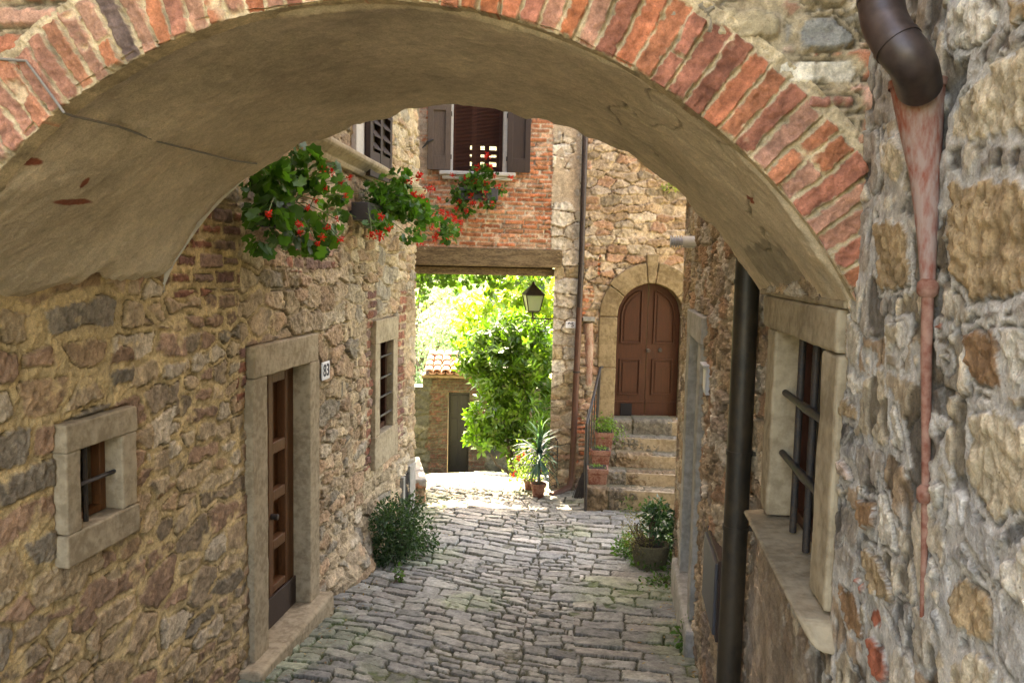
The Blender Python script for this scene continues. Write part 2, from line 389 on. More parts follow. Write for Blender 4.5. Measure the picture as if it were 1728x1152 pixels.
def leaves(name, P, D, Nn, S, tpl, C, mat, parent=None):
    T, TF = tpl; P = np.asarray(P, f32); D = np.asarray(D, f32); Nn = np.asarray(Nn, f32); S = np.asarray(S, f32)
    D = D / (np.linalg.norm(D, axis=1, keepdims=True) + 1e-9)
    Xa = np.cross(D, Nn); Xa /= (np.linalg.norm(Xa, axis=1, keepdims=True) + 1e-9); Za = np.cross(Xa, D)
    V = P[:, None] + S[:, None, None] * (T[None, :, :1] * Xa[:, None] + T[None, :, 1:2] * D[:, None] + T[None, :, 2:3] * Za[:, None])
    n, k = len(P), len(T)
    tri = [f[:3] for f in TF if f[2] == f[3]]; qd = [f for f in TF if f[2] != f[3]]
    Fs = []
    for f in TF:
        if f[2] == f[3]: Fs.append(f[:3])
        else: Fs += [(f[0], f[1], f[2]), (f[0], f[2], f[3])]
    F = (np.array(Fs)[None] + (np.arange(n) * k)[:, None, None]).reshape(-1, 3)
    return raw_mesh(name, V.reshape(-1, 3), F, mat, parent, np.repeat(np.asarray(C, f32), k, 0), k > 5)
def rdir(n, upb=0.):
    d = rng.normal(size=(n, 3)); d[:, 2] += upb; return d / np.linalg.norm(d, axis=1, keepdims=True)
def lcol(n, a, b, jit=.25):
    t = rng.random((n, 1)); return (np.array(a) * (1 - t) + np.array(b) * t) * (1 + jit * (rng.random((n, 1)) * 2 - 1))
def flower_heads(name, pts, r, col, parent, n=22):
    for p in pts:
        d = rdir(n, .25); rr_ = r * rng.uniform(.75, 1.15)
        leaves(name, np.array(p) + d * rr_ * .55, rdir(n), d, np.full(n, rr_ * .75), SMALL, lcol(n, col, np.array(col) * .75, .25), M_PETAL, parent)

# ================================================================== LEFT HOUSE
Zv = np.array([0, 0, 1.])
def flat(Hh, U, V, rects, lv=-.012):
    for a, b, c, d in rects: k = (U > a) & (U < b) & (V > c) & (V < d); Hh = np.where(k, np.minimum(Hh, lv), Hh)
    return Hh
def keep_out(us, zs, holes):
    um = (us[:-1] + us[1:]) / 2; zm = (zs[:-1] + zs[1:]) / 2; A, B = np.meshgrid(um, zm); k = np.ones(A.shape, bool)
    for a, b, c, d in holes: k &= ~((A > a) & (A < b) & (B > c) & (B < d))
    return k
def steps(a, b, s0, s1=None):
    out = [a]; s1 = s0 if s1 is None else s1
    while out[-1] < b: out.append(out[-1] + s0 + (s1 - s0) * (out[-1] - a) / (b - a))
    out[-1] = b; return out
XL = -2.45
left_house = thing('stone_house', 'rubble stone house on the left with door number 83 and small barred window', 'house', (-4, 4, 0))
us = np.array(steps(-1.5, 2.6, .06)[:-1] + steps(2.6, 4.2, .0065)[:-1] + steps(4.2, 9.62, .0075, .017))
zs = np.array(steps(-.5, 4.55, .0078)[:-1] + steps(4.55, 5.6, .018))
U, V = np.meshgrid(us, zs)
bi, e, ox, oy = rubble(U, V, .20, .112, 11, .85, .40, .022, .3)
b2, e2, ox2, oy2 = rubble(U, V, .30, .165, 17, .8, .45, .028, .25)
big = fbm(U * 1.3, V * 1.6, 77, 2) > .16
for a_, c_ in ((bi, b2 + 77), (e, e2), (ox, ox2), (oy, oy2)): a_[big] = c_[big]
near = 1 - sst(4.6, 6.2, U + .5 * fbm(U * 1.5, V * 1.5, 71, 3))
LS = [(.38, .275, .165), (.26, .19, .12), (.40, .28, .165), (.44, .33, .20), (.28, .175, .11), (.215, .175, .125), (.48, .385, .265), (.34, .21, .13), (.40, .29, .17), (.37, .24, .135)]
cols = pal(bi, LS, 12)
far_c = pal(bi, [(.43, .325, .20), (.36, .265, .16), (.47, .38, .26), (.35, .235, .14), (.30, .25, .18), (.41, .27, .165), (.40, .30, .19)], 14)
cols = cols * near[..., None] + far_c * (1 - near[..., None])
mort = np.array((.49, .355, .175)) * near[..., None] + np.array((.43, .325, .20)) * (1 - near[..., None])
# brick repairs
kb, eb, obx, oby = bricks(U, V, .27, .098, 21)
wn = .05 * fbm(U * 5, V * 6, 22, 3)
def box_m(y0, y1, z0, z1): return (U + wn > y0) & (U + wn < y1) & (V + wn > EYE + z0) & (V + wn < EYE + z1)
bm = box_m(4.25, 5.02, -.20, .36) | box_m(5.75, 6.75, -.06, .30) | box_m(5.0, 5.14, -.9, -.55)
bm |= box_m(7.72, 8.08, -2.05, -.25) | box_m(8.86, 9.12, -2.0, -.3)
e[bm] = eb[bm]; bi[bm] = kb[bm] + 31; ox[bm] = obx[bm]; oy[bm] = oby[bm]
cols[bm] = pal(bi, [(.25, .105, .065), (.20, .10, .075), (.30, .125, .075), (.24, .15, .11)], 23)[bm]
gq = .012 + .012 * near
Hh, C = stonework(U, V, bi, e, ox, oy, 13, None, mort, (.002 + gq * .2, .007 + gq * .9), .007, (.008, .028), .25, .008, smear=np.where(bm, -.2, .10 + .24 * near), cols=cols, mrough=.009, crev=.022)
Hh *= (.55 + .40 * (1 - near)); Hh += .02 * fbm(U * 1.1, V * 1.2, 30, 2)
Hh += .18 * np.exp(-((U - 7.3) / .5) ** 2) * sst(.55, .05, V) * (.6 + .4 * vn(U * 6, V * 7, 3))          # bedrock foot
holes = [(3.33, 3.70, 1.73, 2.15), (5.32, 6.16, -.2, 2.23), (8.04, 8.58, 1.23, 2.21)]
Hh = flat(Hh, U, V, [(3.255, 3.805, 1.61, 2.27), (5.11, 6.34, -.3, 2.44), (7.89, 8.74, .9, 2.44)])
grid_mesh('wall', XL + Hh, U, V, C, M_STONE, left_house, keep_out(us, zs, holes))
mb = MB()
mb.box(-8, -2.5, -1.5, 9.55, 5.5, 11.2); mb.box(-8, -7.6, -1.5, 9.55, -1, 5.5); mb.box(-8, -2.55, -1.5, -1.3, -1, 5.5)  # unseen storeys, made tall enough to keep sun off the lane
mb.box(-8, -2.5, 9.35, 9.6, -.6, 5.5)
MB().box(-7.9, -3.0, 9.3, 11.6, -.6, 11.15).build('unseen_gap_wall', M_WALLB, left_house)  # hidden wall added to close the gap where sun would leak in
mb.build('unseen_upper_wall', M_PALE, left_house)
MB().add([(-2.0, -1.9, 11.1), (-2.0, 11.7, 11.1), (-5.3, 11.7, 12.6), (-5.3, -1.9, 12.6), (-2.0, -1.9, 11.25), (-2.0, 11.7, 11.25), (-5.3, 11.7, 12.75), (-5.3, -1.9, 12.75)],
         [(3, 2, 1, 0), (4, 5, 6, 7), (0, 1, 5, 4), (1, 2, 6, 5), (2, 3, 7, 6), (3, 0, 4, 7)]).build('roof', M_TILE, left_house)  # out of view; its overhanging eaves add to the shade in the lane

class Frame:    # a wall's own frame of reference for joinery
    def __init__(s, org, ud, nd): s.o = np.array(org, float); s.u = np.array(ud, float); s.n = np.array(nd, float)
    def p(s, u, z, d): return s.o + s.u * u + Zv * z + s.n * d
    def slab(s, mb, u0, u1, z0, z1, d0, d1): return slab(mb, s.o, s.u, s.n, u0, u1, z0, z1, d0, d1)
FL = Frame((XL, 0, 0), (0, 1, 0), (1, 0, 0))

# small barred window
win = FL.slab(MB(), 3.26, 3.80, 2.136, 2.262, -.12, .055)
FL.slab(win, 3.262, 3.36, 1.765, 2.134, -.16, .052); FL.slab(win, 3.674, 3.795, 1.765, 2.134, -.16, .052); FL.slab(win, 3.25, 3.803, 1.618, 1.763, -.16, .058)
wf = win.build('window', M_TRIM, left_house, .008)
worn(wf)
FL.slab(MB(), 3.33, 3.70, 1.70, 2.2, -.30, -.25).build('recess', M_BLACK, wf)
t = MB(); FL.slab(t, 3.63, 3.672, 1.767, 2.13, -.09, -.04); FL.slab(t, 3.362, 3.63, 1.767, 1.80, -.09, -.04); FL.slab(t, 3.362, 3.39, 1.80, 2.13, -.09, -.04); FL.slab(t, 3.39, 3.63, 2.10, 2.13, -.09, -.045)
t.build('sash', M_WOOD, wf, .003)
MB().tube([FL.p(3.36, 1.955, .005), FL.p(3.675, 1.955, .005)], .011, 8).build('bar', M_IRON, wf, 0, True)
MB().tube([FL.p(3.475, 1.763, -.012), FL.p(3.475, 2.135, -.012)], .012, 8).build('bar', M_IRON, wf, 0, True)

# door number 83
d = FL.slab(MB(), 5.14, 6.31, 2.215, 2.432, -.2, .055)
FL.slab(d, 5.11, 5.344, .26, 2.213, -.2, .055); FL.slab(d, 6.13, 6.335, .26, 2.213, -.2, .055)
dr = d.build('door', M_TRIM, left_house, .010)
worn(dr, .014, 5)
worn(FL.slab(MB(), 4.98, 6.40, -.25, .262, -.2, .16).build('threshold', M_TRIM, dr, .025, False, 3), .02)
t = MB(); FL.slab(t, 5.345, 6.129, .264, 2.21, -.19, -.155)
u_e = [5.345, 5.45, 5.66, 5.74, 5.97, 6.129]
for k in (0, 2, 4): FL.slab(t, u_e[k], u_e[k + 1], .264, 2.21, -.154, -.085)
for z0, z1 in ((.49, .55), (.82, .90), (1.20, 1.28), (1.56, 1.65), (2.10, 2.21)):
    for k in (1, 3): FL.slab(t, u_e[k], u_e[k + 1], z0, z1, -.154, -.088)
t.build('door_leaf', M_WOOD, dr, .007)
FL.slab(MB(), 5.35, 6.124, .266, .49, -.084, -.066).build('kick_board', M_SHUT, dr, .004)
MB().tube([FL.p(5.70, 1.10, -.085), FL.p(5.70, 1.10, -.03)], .022, 12).build('door_knob', M_IRON, dr, .004, True)

# tall barred window further along
w3 = FL.slab(MB(), 7.895, 8.735, 2.193, 2.435, -.12, .05)
FL.slab(w3, 7.90, 8.064, 1.255, 2.191, -.16, .045); FL.slab(w3, 8.554, 8.725, 1.255, 2.191, -.16, .045); FL.slab(w3, 7.88, 8.735, .915, 1.253, -.16, .052)
w3 = w3.build('window', M_TRIM, left_house, .008)
worn(w3)
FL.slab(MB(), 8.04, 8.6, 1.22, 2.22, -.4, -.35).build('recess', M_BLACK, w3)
t = MB(); FL.slab(t, 8.065, 8.11, 1.256, 2.19, -.08, -.03); FL.slab(t, 8.505, 8.553, 1.256, 2.19, -.08, -.03); FL.slab(t, 8.28, 8.33, 1.256, 2.19, -.08, -.035)
FL.slab(t, 8.11, 8.28, 1.256, 1.31, -.08, -.035); FL.slab(t, 8.33, 8.505, 1.256, 1.31, -.08, -.035); t.build('sash', M_WOODR, w3, .003)
for z in (1.42, 1.62, 1.82, 2.04): MB().tube([FL.p(8.064, z, .015), FL.p(8.554, z, .015)], .012, 8).build('bar', M_IRON, w3, 0, True)

# moulded string course and the shuttered window over it
pa = on_x(544, 228, -2.31); pb = on_x(655, 288, -2.31)
sl_ = (pb[2] - pa[2]) / (pb[1] - pa[1])
prof = [(-.03, -.13), (.045, -.13), (.06, -.10), (.06, -.085), (.10, -.05), (.125, -.03), (.14, -.01), (.14, .02), (.12, .035), (-.03, .05)]
mb = MB(); y0, y1 = 4.6, 9.6; k = len(prof)
mb.add([(XL + a, y, pa[2] + sl_ * (y - pa[1]) + b) for y in (y0, y1) for a, b in prof], [(i, (i + 1) % k, k + (i + 1) % k, k + i) for i in range(k)] + [tuple(range(k)), tuple(range(2 * k - 1, k - 1, -1))])
worn(mb.build('string_course', M_TRIM, left_house, .006), .014, 5)
ya, yb_, yc = on_x(599, 240, -2.42)[1], on_x(613, 240, -2.42)[1], on_x(651, 240, -2.42)[1]
zb0 = pa[2] + sl_ * (ya - pa[1]) + .03
w4 = FL.slab(FL.slab(MB(), ya, yb_ - .003, zb0 - .1, 5.6, -.03, .045), yb_, yc + .2, 5.35, 5.6, -.03, .04).build('window', M_PALE, left_house, .006)
t = MB(); zb = pa[2] + sl_ * (yb_ - pa[1]) + .04 - .03; ym = (yb_ + yc) / 2
for a, b in ((yb_, yb_ + .09), (ym - .04, ym + .04), (yc - .07, yc)): FL.slab(t, a, b, zb - .12, 5.35, .05, .10)
FL.slab(t, yb_ + .09, ym - .04, zb - .12, zb + .12, .055, .095); FL.slab(t, ym + .04, yc - .07, zb - .12, zb + .12, .055, .095)
FL.slab(t, yb_, yc, zb - .1, 5.34, .03, .048)
z = zb + .14
while z < 5.3:
    for a, b in ((yb_ + .09, ym - .04), (ym + .04, yc - .07)):
        P = [FL.p(a, z, .11), FL.p(b, z, .11), FL.p(b, z + .075, .052), FL.p(a, z + .075, .052)]; t.hexa(P + [p + Zv * .014 for p in P])
    z += .115
t.build('louvred_shutter', M_SHUT, w4, .002)
# grey stone jamb at the foot of the corner
t = FL.slab(MB(), 9.30, 9.56, -.2, .62, -.03, .05); FL.slab(t, 9.02, 9.10, -.2, .55, -.03, .045)
lj = t.build('corner_jamb', M_TRIMG, left_house, .006)
FL.slab(MB(), 9.10, 9.30, -.2, .55, .02, .03).build('hatch', M_BLACK, lj)

# ================================================================== RIGHT HOUSE
XR = .65
right_house = thing('stone_house', 'stone house on the right with grey mortar and a barred window beside the downpipe', 'house', (3, 4, 0))
us = np.array(steps(-1.2, 1.1, .05)[:-1] + steps(1.1, 4.3, .0056)[:-1] + steps(4.3, 8.45, .011, .015))
zs = np.array(steps(-.4, 1.6, .0125)[:-1] + steps(1.6, 3.6, .0060)[:-1] + steps(3.6, 5.2, .016))
U, V = np.meshgrid(us, zs)
bi, e, ox, oy = rubble(U, V, .24, .14, 41, .85, .75, .04, .2)
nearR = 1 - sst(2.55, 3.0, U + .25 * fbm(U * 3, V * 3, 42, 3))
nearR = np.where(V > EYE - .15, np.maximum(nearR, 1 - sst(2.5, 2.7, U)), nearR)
farw = sst(4.2, 4.5, U)
CREAM, TAN, WHITE, BRN, RED, GRY = (.54, .45, .31), (.40, .285, .16), (.64, .58, .47), (.30, .175, .09), (.38, .12, .065), (.27, .265, .245)
PX = [([(1615, 170), (1700, 85), (1760, 60), (1760, 225), (1640, 250), (1602, 240)], CREAM), ([(1605, 300), (1690, 285), (1760, 330), (1760, 490), (1640, 515), (1598, 460)], TAN),
      ([(1600, 20), (1650, -10), (1690, 30), (1640, 90), (1600, 80)], WHITE), ([(1625, 560), (1685, 555), (1692, 658), (1640, 640)], BRN), ([(1475, 378), (1535, 370), (1535, 490), (1480, 502)], TAN),
      ([(1495, 535), (1537, 540), (1530, 602), (1493, 590)], CREAM), ([(1430, 625), (1462, 630), (1458, 668), (1428, 657)], WHITE), ([(1500, 660), (1517, 688), (1532, 778), (1503, 768)], WHITE),
      ([(1408, 658), (1452, 690), (1447, 712), (1406, 702)], TAN), ([(1406, 765), (1440, 790), (1446, 822), (1408, 812)], (.50, .38, .30)), ([(1448, 838), (1480, 850), (1476, 904), (1450, 884)], BRN),
      ([(1486, 815), (1506, 848), (1522, 946), (1483, 918)], WHITE), ([(1453, 915), (1482, 940), (1513, 1015), (1468, 1002)], TAN), ([(1605, 955), (1668, 1000), (1678, 1104), (1606, 1052)], TAN),
      ([(1574, 795), (1601, 802), (1600, 884), (1577, 866)], WHITE), ([(1630, 680), (1700, 690), (1760, 715), (1760, 860), (1680, 888), (1628, 842)], CREAM), ([(1562, 930), (1580, 935), (1592, 1000), (1570, 985)], WHITE),
      ([(1416, 985), (1440, 1000), (1455, 1075), (1430, 1060)], BRN), ([(1492, 228), (1532, 248), (1522, 322), (1496, 302)], CREAM), ([(1478, 345), (1500, 325), (1537, 328), (1490, 362)], WHITE),
      ([(1449, 978), (1466, 990), (1468, 1008), (1452, 1002)], RED), ([(1466, 1012), (1488, 1030), (1494, 1066), (1474, 1056)], RED), ([(1514, 1042), (1526, 1056), (1528, 1084), (1518, 1078)], RED),
      ([(1690, -20), (1760, -20), (1760, 50), (1700, 52)], TAN), ([(1612, 1100), (1680, 1112), (1692, 1170), (1602, 1170)], CREAM), ([(1692, 930), (1760, 895), (1760, 1060), (1700, 1042)], WHITE),
      ([(1455, 585), (1482, 600), (1476, 628), (1458, 620)], CREAM), ([(1568, 1010), (1600, 1040), (1600, 1110), (1572, 1080)], GRY), ([(1470, 1075), (1495, 1095), (1500, 1152), (1472, 1140)], RED),
      ([(1540, 590), (1552, 594), (1552, 640), (1541, 632)], CREAM), ([(1580, 585), (1606, 590), (1606, 618), (1580, 616)], CREAM), ([(1575, 545), (1606, 550), (1604, 560), (1575, 557)], RED),
      ([(1575, 705), (1604, 712), (1604, 722), (1576, 718)], RED), ([(1690, 560), (1760, 540), (1760, 668), (1705, 650)], WHITE), ([(1536, 160), (1548, 165), (1550, 240), (1538, 230)], BRN)]
pl = [[on_x(x, y, XR)[1:] for x, y in p] for p, c in PX]
b2, e2, ox2, oy2 = rubble(U, V, .17, .13, 44, .9, .8, .05, .1)
which = polys(U, V, b2, e2, ox2, oy2, pl, 46)
nr = nearR > .5
for a_, c_ in ((bi, b2), (e, e2), (ox, ox2), (oy, oy2)): a_[nr] = c_[nr]
which = np.where(nr, which, -1)
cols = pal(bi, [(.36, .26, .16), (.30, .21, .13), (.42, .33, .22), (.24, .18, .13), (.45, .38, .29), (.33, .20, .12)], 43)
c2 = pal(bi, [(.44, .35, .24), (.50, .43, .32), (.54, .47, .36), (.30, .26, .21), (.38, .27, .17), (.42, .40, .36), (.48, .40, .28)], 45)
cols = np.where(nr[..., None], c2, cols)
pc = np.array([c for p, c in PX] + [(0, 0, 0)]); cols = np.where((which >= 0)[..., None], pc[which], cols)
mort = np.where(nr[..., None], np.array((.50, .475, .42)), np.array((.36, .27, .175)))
sm = np.where(which >= 0, -.2, np.where(nr, .36, .05))
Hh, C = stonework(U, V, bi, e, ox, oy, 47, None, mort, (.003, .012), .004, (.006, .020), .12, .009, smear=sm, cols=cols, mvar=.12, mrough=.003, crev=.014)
Hh = np.where(nr, np.where(which < 0, Hh * .30, Hh * .60), Hh)
pits = sst(.575, .66, vn(U * 16, V * 11, 48) * .5 + vn(U * 34, V * 25, 49) * .35 + .25 * vn(U * 3, V * 3, 5)) * nr * (which < 0)      # black holes and tar in the mortar
Hh -= .008 * pits; C *= (1 - .62 * pits)[..., None]
stuc = (1 - sst(1.84, 1.90, V + .02 * fbm(U * 5, V * 5, 3))) * (1 - nearR) * (1 - farw)                                              # rendered wall under the sill
n_ = fbm(U * 6, V * 4, 52, 5); n2_ = fbm(U * 14, V * 12, 54, 4)
Cs = np.array((.27, .20, .135)) * (1 + .30 * n_ + .22 * n2_)[..., None] + np.array((.10, .10, .095)) * sst(.05, .5, fbm(U * 3 + 4, V * 2.6, 53, 4))[..., None]
Hh = Hh * (1 - stuc * .8) + stuc * (.01 * n_ + .006 * n2_); C = C * (1 - stuc[..., None]) + np.clip(Cs, .03, .6) * stuc[..., None]
Hh = Hh * (1 + .3 * farw) - .085 * sst(3.70, 3.80, U) * (1 - sst(4.7, 5.3, U))
Hh = flat(Hh, U, V, [(2.46, 3.74, 1.90, 2.91), (6.12, 7.45, -.4, 2.67)])
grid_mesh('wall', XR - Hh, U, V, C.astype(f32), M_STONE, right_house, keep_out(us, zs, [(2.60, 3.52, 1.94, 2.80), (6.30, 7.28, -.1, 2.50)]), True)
mb = MB(); mb.box(.7, 6, -1.2, 8.4, 5.1, 9.0); mb.box(5.6, 6, -1.2, 8.4, -1, 5.1); mb.box(.72, 6, -1.2, -1.0, -1, 5.1); mb.build('unseen_upper_wall', M_PALE, right_house)
us = np.array(steps(.62, 3.2, .02)); zs = np.array(steps(-.5, 5.2, .02)); U, V = np.meshgrid(us, zs)
bi, e, ox, oy = rubble(U, V, .26, .13, 61); Hh, C = stonework(U, V, bi, e, ox, oy, 62, [(.36, .27, .18), (.30, .22, .14), (.42, .33, .23)], (.36, .28, .18), smear=.1)
grid_mesh('end_wall', U, 8.42 + Hh, V, C, M_STONE, right_house)
MB().add([(.1, -1.6, 8.9), (.1, 8.7, 8.9), (3.3, 8.7, 10.2), (3.3, -1.6, 10.2), (.1, -1.6, 9.05), (.1, 8.7, 9.05), (3.3, 8.7, 10.35), (3.3, -1.6, 10.35)],
         [(3, 2, 1, 0), (4, 5, 6, 7), (0, 1, 5, 4), (1, 2, 6, 5), (2, 3, 7, 6), (3, 0, 4, 7)]).build('roof', M_TILE, right_house)
FR = Frame((XR, 0, 0), (0, 1, 0), (-1, 0, 0))
t = FR.slab(MB(), 2.50, 3.735, 2.765, 2.897, -.06, .022)
FR.slab(t, 2.47, 2.665, 1.992, 2.763, -.2, .018); FR.slab(t, 3.45, 3.615, 1.992, 2.763, -.2, .018); FR.slab(t, 3.617, 3.70, 1.992, 2.763, -.2, -.02)
w5 = t.build('window', M_TRIM, right_house, .012)
worn(w5)
mb = MB()
mb.hexa([FR.p(2.385, 1.85, -.25), FR.p(3.70, 1.90, -.25), FR.p(3.70, 1.905, .05), FR.p(2.385, 1.905, .05), FR.p(2.385, 1.99, -.25), FR.p(3.70, 1.99, -.25), FR.p(3.57, 1.975, .098), FR.p(2.46, 1.975, .098)])
worn(mb.build('sill', M_TRIM, w5, .018, False, 3), .010, 5)
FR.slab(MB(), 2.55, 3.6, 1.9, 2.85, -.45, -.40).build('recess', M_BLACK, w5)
t = MB(); FR.slab(t, 3.40, 3.449, 1.995, 2.76, -.14, -.09); FR.slab(t, 2.666, 2.72, 1.995, 2.76, -.14, -.09); FR.slab(t, 2.72, 3.40, 1.995, 2.04, -.14, -.09); FR.slab(t, 3.04, 3.09, 2.04, 2.76, -.14, -.095)
t.build('sash', M_WOODR, w5, .004)
t = MB()
for k in range(28): a = 2.70 + k * .026; t.tube([FR.p(a, 2.03, -.17 - .012 * math.sin(k * 1.7)), FR.p(a + .004, 2.76, -.17 - .012 * math.sin(k * 1.7 + .4))], .015, 6)
t.build('curtain', M_DPIPE, w5, 0, True)
for z in (2.26, 2.51): MB().tube([FR.p(u, z, -.035) for u in (2.665, 2.85, 3.05, 3.20, 3.45)], [.014, .014, .019, .014, .014], 10).build('bar', M_IRON, w5, 0, True)
for u in (2.82, 3.02, 3.25): MB().tube([FR.p(u, 1.99, -.05), FR.p(u, 2.764, -.05)], .014, 10).build('bar', M_IRON, w5, 0, True)
# narrow stone doorway
t = FR.slab(MB(), 6.14, 7.42, 2.452, 2.66, -.1, .055)
FR.slab(t, 6.17, 6.37, .335, 2.45, -.2, .05); FR.slab(t, 7.20, 7.42, .335, 2.45, -.2, .05)
d2 = t.build('door', M_TRIMG, right_house, .010)
worn(d2)
worn(FR.slab(MB(), 6.0, 7.62, -.2, .333, -.2, .09).build('threshold', M_TRIMG, d2, .03), .02)
FR.slab(MB(), 6.37, 7.2, .34, 2.45, -.19, -.14).build('door_leaf', M_SHUT, d2, .004)
FR.slab(FR.slab(MB(), 6.372, 6.46, .34, 2.45, -.139, -.11), 7.12, 7.198, .34, 2.45, -.139, -.11).build('door_frame', M_SHUTG, d2, .004)

# ================================================================== ARCH
arch = thing('brick_archway', 'brick and plaster arch spanning the lane between the two near houses', 'archway', (-.9, 3.2, 2.6))
YF, YB = 2.40, 4.15
def curve(c, R, a0, a1, ext, n=400):
    a = np.radians(np.linspace(a0, a1, n)); P = np.c_[c[0] + R * np.cos(a), c[1] + R * np.sin(a)]
    P = np.vstack([P, ext]); k = np.r_[0, np.cumsum(np.linalg.norm(np.diff(P, axis=0), axis=1))]
    for _ in range(2): pass
    s = np.linspace(0, 1, 700); Q = np.c_[np.interp(s * k[-1], k, P[:, 0]), np.interp(s * k[-1], k, P[:, 1])]
    for _ in range(30): Q[1:-1] = (Q[:-2] + 2 * Q[1:-1] + Q[2:]) / 4
    return Q, k[-1]
QF, LF = curve((-.782, EYE - .876), 1.633, 28.3, 138, [(-2.14, EYE + .10), (-2.30, EYE - .06), (-2.42, EYE - .20), (-2.47, EYE - .36)])
QB, LB = curve((-.871, EYE - .997), 1.794, 30.5, 139, [(-2.32, EYE + .05), (-2.40, EYE - .06), (-2.44, EYE - .15), (-2.48, EYE - .36)])
def qat(Q, s): x = np.linspace(0, 1, len(Q)); return np.stack([np.interp(s, x, Q[:, 0]), np.interp(s, x, Q[:, 1])], -1)
def nrm_of(Q):
    T = np.gradient(Q, axis=0); n = np.c_[T[:, 1], -T[:, 0]]; return n / np.linalg.norm(n, axis=1, keepdims=True)
NF, NB = nrm_of(QF), nrm_of(QB)          # pointing out of the opening
# soffit
s = np.linspace(0, 1, 760); tt = np.linspace(-.012, 1, 300); S, T = np.meshgrid(s, tt)
PF, PB = qat(QF, S), qat(QB, S); NN = qat(NF, S) * (1 - np.clip(T, 0, 1))[..., None] + qat(NB, S) * np.clip(T, 0, 1)[..., None]
P = PF * (1 - T)[..., None] + PB * T[..., None]; Yy = YF + (YB - YF) * T; Us = S * 4.2; Vs = T * 1.75
pw = fbm(Us * 16, Vs * 16, 87, 4); pg = fbm(Us * 45, Vs * 45, 96, 3)
hh = .002 * pw + .0015 * pg + .022 * fbm(Us * 1.6, Vs * 1.6, 81, 3) + .004 * fbm(Us * 9, Vs * 9, 82, 4)
edge = .02 * fbm(Us * 6, Us * 0 + 3, 83, 3) * sst(.9, 1, T) - .016 * sst(.03, 0, T)
crack = sst(.03, .0, np.abs(fbm(Us * 1.5, Vs * 1.2, 84, 5))) * sst(.45, .7, vn(Us * 1.1, Vs * 1.1, 85))
P = P - NN * (hh + edge - .01 * crack)[..., None]
zl0 = EYE - .16 + .10 * fbm(Yy * 3.2, Yy * 0 + 1, 90, 4) + .13 * (T - .3)
P[..., 0] -= np.where(S > .75, .045 * sst(.055, .0, P[..., 1] - zl0), 0)          # the plaster thins out onto the stones
pn = fbm(Us * 3, Vs * 3, 86, 5); pw = fbm(Us * 16, Vs * 16, 87, 4)
pg = fbm(Us * 45, Vs * 45, 96, 3); C = np.array((.58, .475, .33)) * (1 + .14 * pn + .10 * pw + .10 * pg)[..., None]
C = C * (1 - .5 * crack[..., None]); 
stn = sst(.1, .5, fbm(Us * 2.2 + 7, Vs * 1.7, 88, 4)) * .5; C = C * (1 - stn[..., None] * .35)
def patch(cx, cy, rx, ry): return sst(1.15, .9, np.sqrt(((Us - cx) / rx) ** 2 + ((Vs - cy) / ry) ** 2) + .25 * pw)
rb = np.zeros_like(S)
def soffit_st(px, py):
    best = None; d = sight(px, py)
    Pg = np.stack([P[..., 0], Yy, P[..., 1]], -1) - EY; q = Pg @ (d / np.linalg.norm(d)); r = np.linalg.norm(Pg - q[..., None] * (d / np.linalg.norm(d)), axis=-1)
    k = np.unravel_index(np.argmin(r), r.shape); return Us[k], Vs[k]
for (px, py, rx, ry) in ((142, 309, .028, .018), (125, 340, .018, .12), (30, 268, .02, .10), (1270, 335, .018, .03)):
    a, b = soffit_st(px, py); rb = np.maximum(rb, patch(a, b, rx, ry))
C = C * (1 - rb[..., None]) + np.array((.27, .085, .045)) * rb[..., None]
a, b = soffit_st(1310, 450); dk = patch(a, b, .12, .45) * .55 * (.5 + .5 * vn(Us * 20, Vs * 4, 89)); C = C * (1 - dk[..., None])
zlow = EYE - .16 + .10 * fbm(Yy * 3.2, Yy * 0 + 1, 90, 4) + .13 * (T - .3)
zc = (P[..., 1] - zlow); keep = ~((S > .75) & (zc < 0)); keep = keep[:-1, :-1]
grid_mesh('soffit', P[..., 0], Yy, P[..., 1], np.clip(C, .02, .9).astype(f32), M_PLASTER, arch, keep)
# brick ring of voussoirs
RT = .235
s = np.linspace(.0, .93, 1500); rr = np.linspace(-.004, RT + .03, 66); S, R_ = np.meshgrid(s, rr); A = S * LF
pitch = .0585; wv = .0025 * fbm(A * 9, R_ * 9, 101, 2) + .003 * fbm(A * 30, R_ * 22, 100, 3); lean = .10 * (R_ - .1)
g = (A + wv) / pitch; gi = np.floor(g); gi2 = gi
wob = .16 * (hsh(gi, gi * 0, 102) - .5); wob2 = .16 * (hsh(gi + 1, gi * 0, 102) - .5)
jn = .006 + .008 * hsh(gi, gi * 0 + 2, 103)
top = RT - .004 + .020 * (hsh(gi, gi * 0 + 1, 104) - .5); bot = .004 + .016 * hsh(gi, gi * 0 + 5, 105)
e = np.minimum(np.minimum((g - gi - wob), (gi + 1 + wob2 - g)) * pitch, np.minimum(top - R_, R_ - bot + .012)).astype(f32)
half = hsh(gi, gi * 0 + 6, 106) < .06; spl = .10 + .04 * hsh(gi, gi * 0 + 7, 106); e = np.where(half, np.minimum(e, np.abs(R_ - spl)), e)
bid = gi * 4099 + np.where(half & (R_ > spl), 17, 0)
redc = pal(bid, [(.38, .13, .065), (.40, .15, .075), (.34, .13, .08), (.42, .14, .06), (.38, .18, .115), (.30, .115, .07), (.40, .20, .13)], 107, .2)
dark = hsh(gi, gi * 0 + 8, 111) > .95; redc[dark] = (.11, .075, .07)
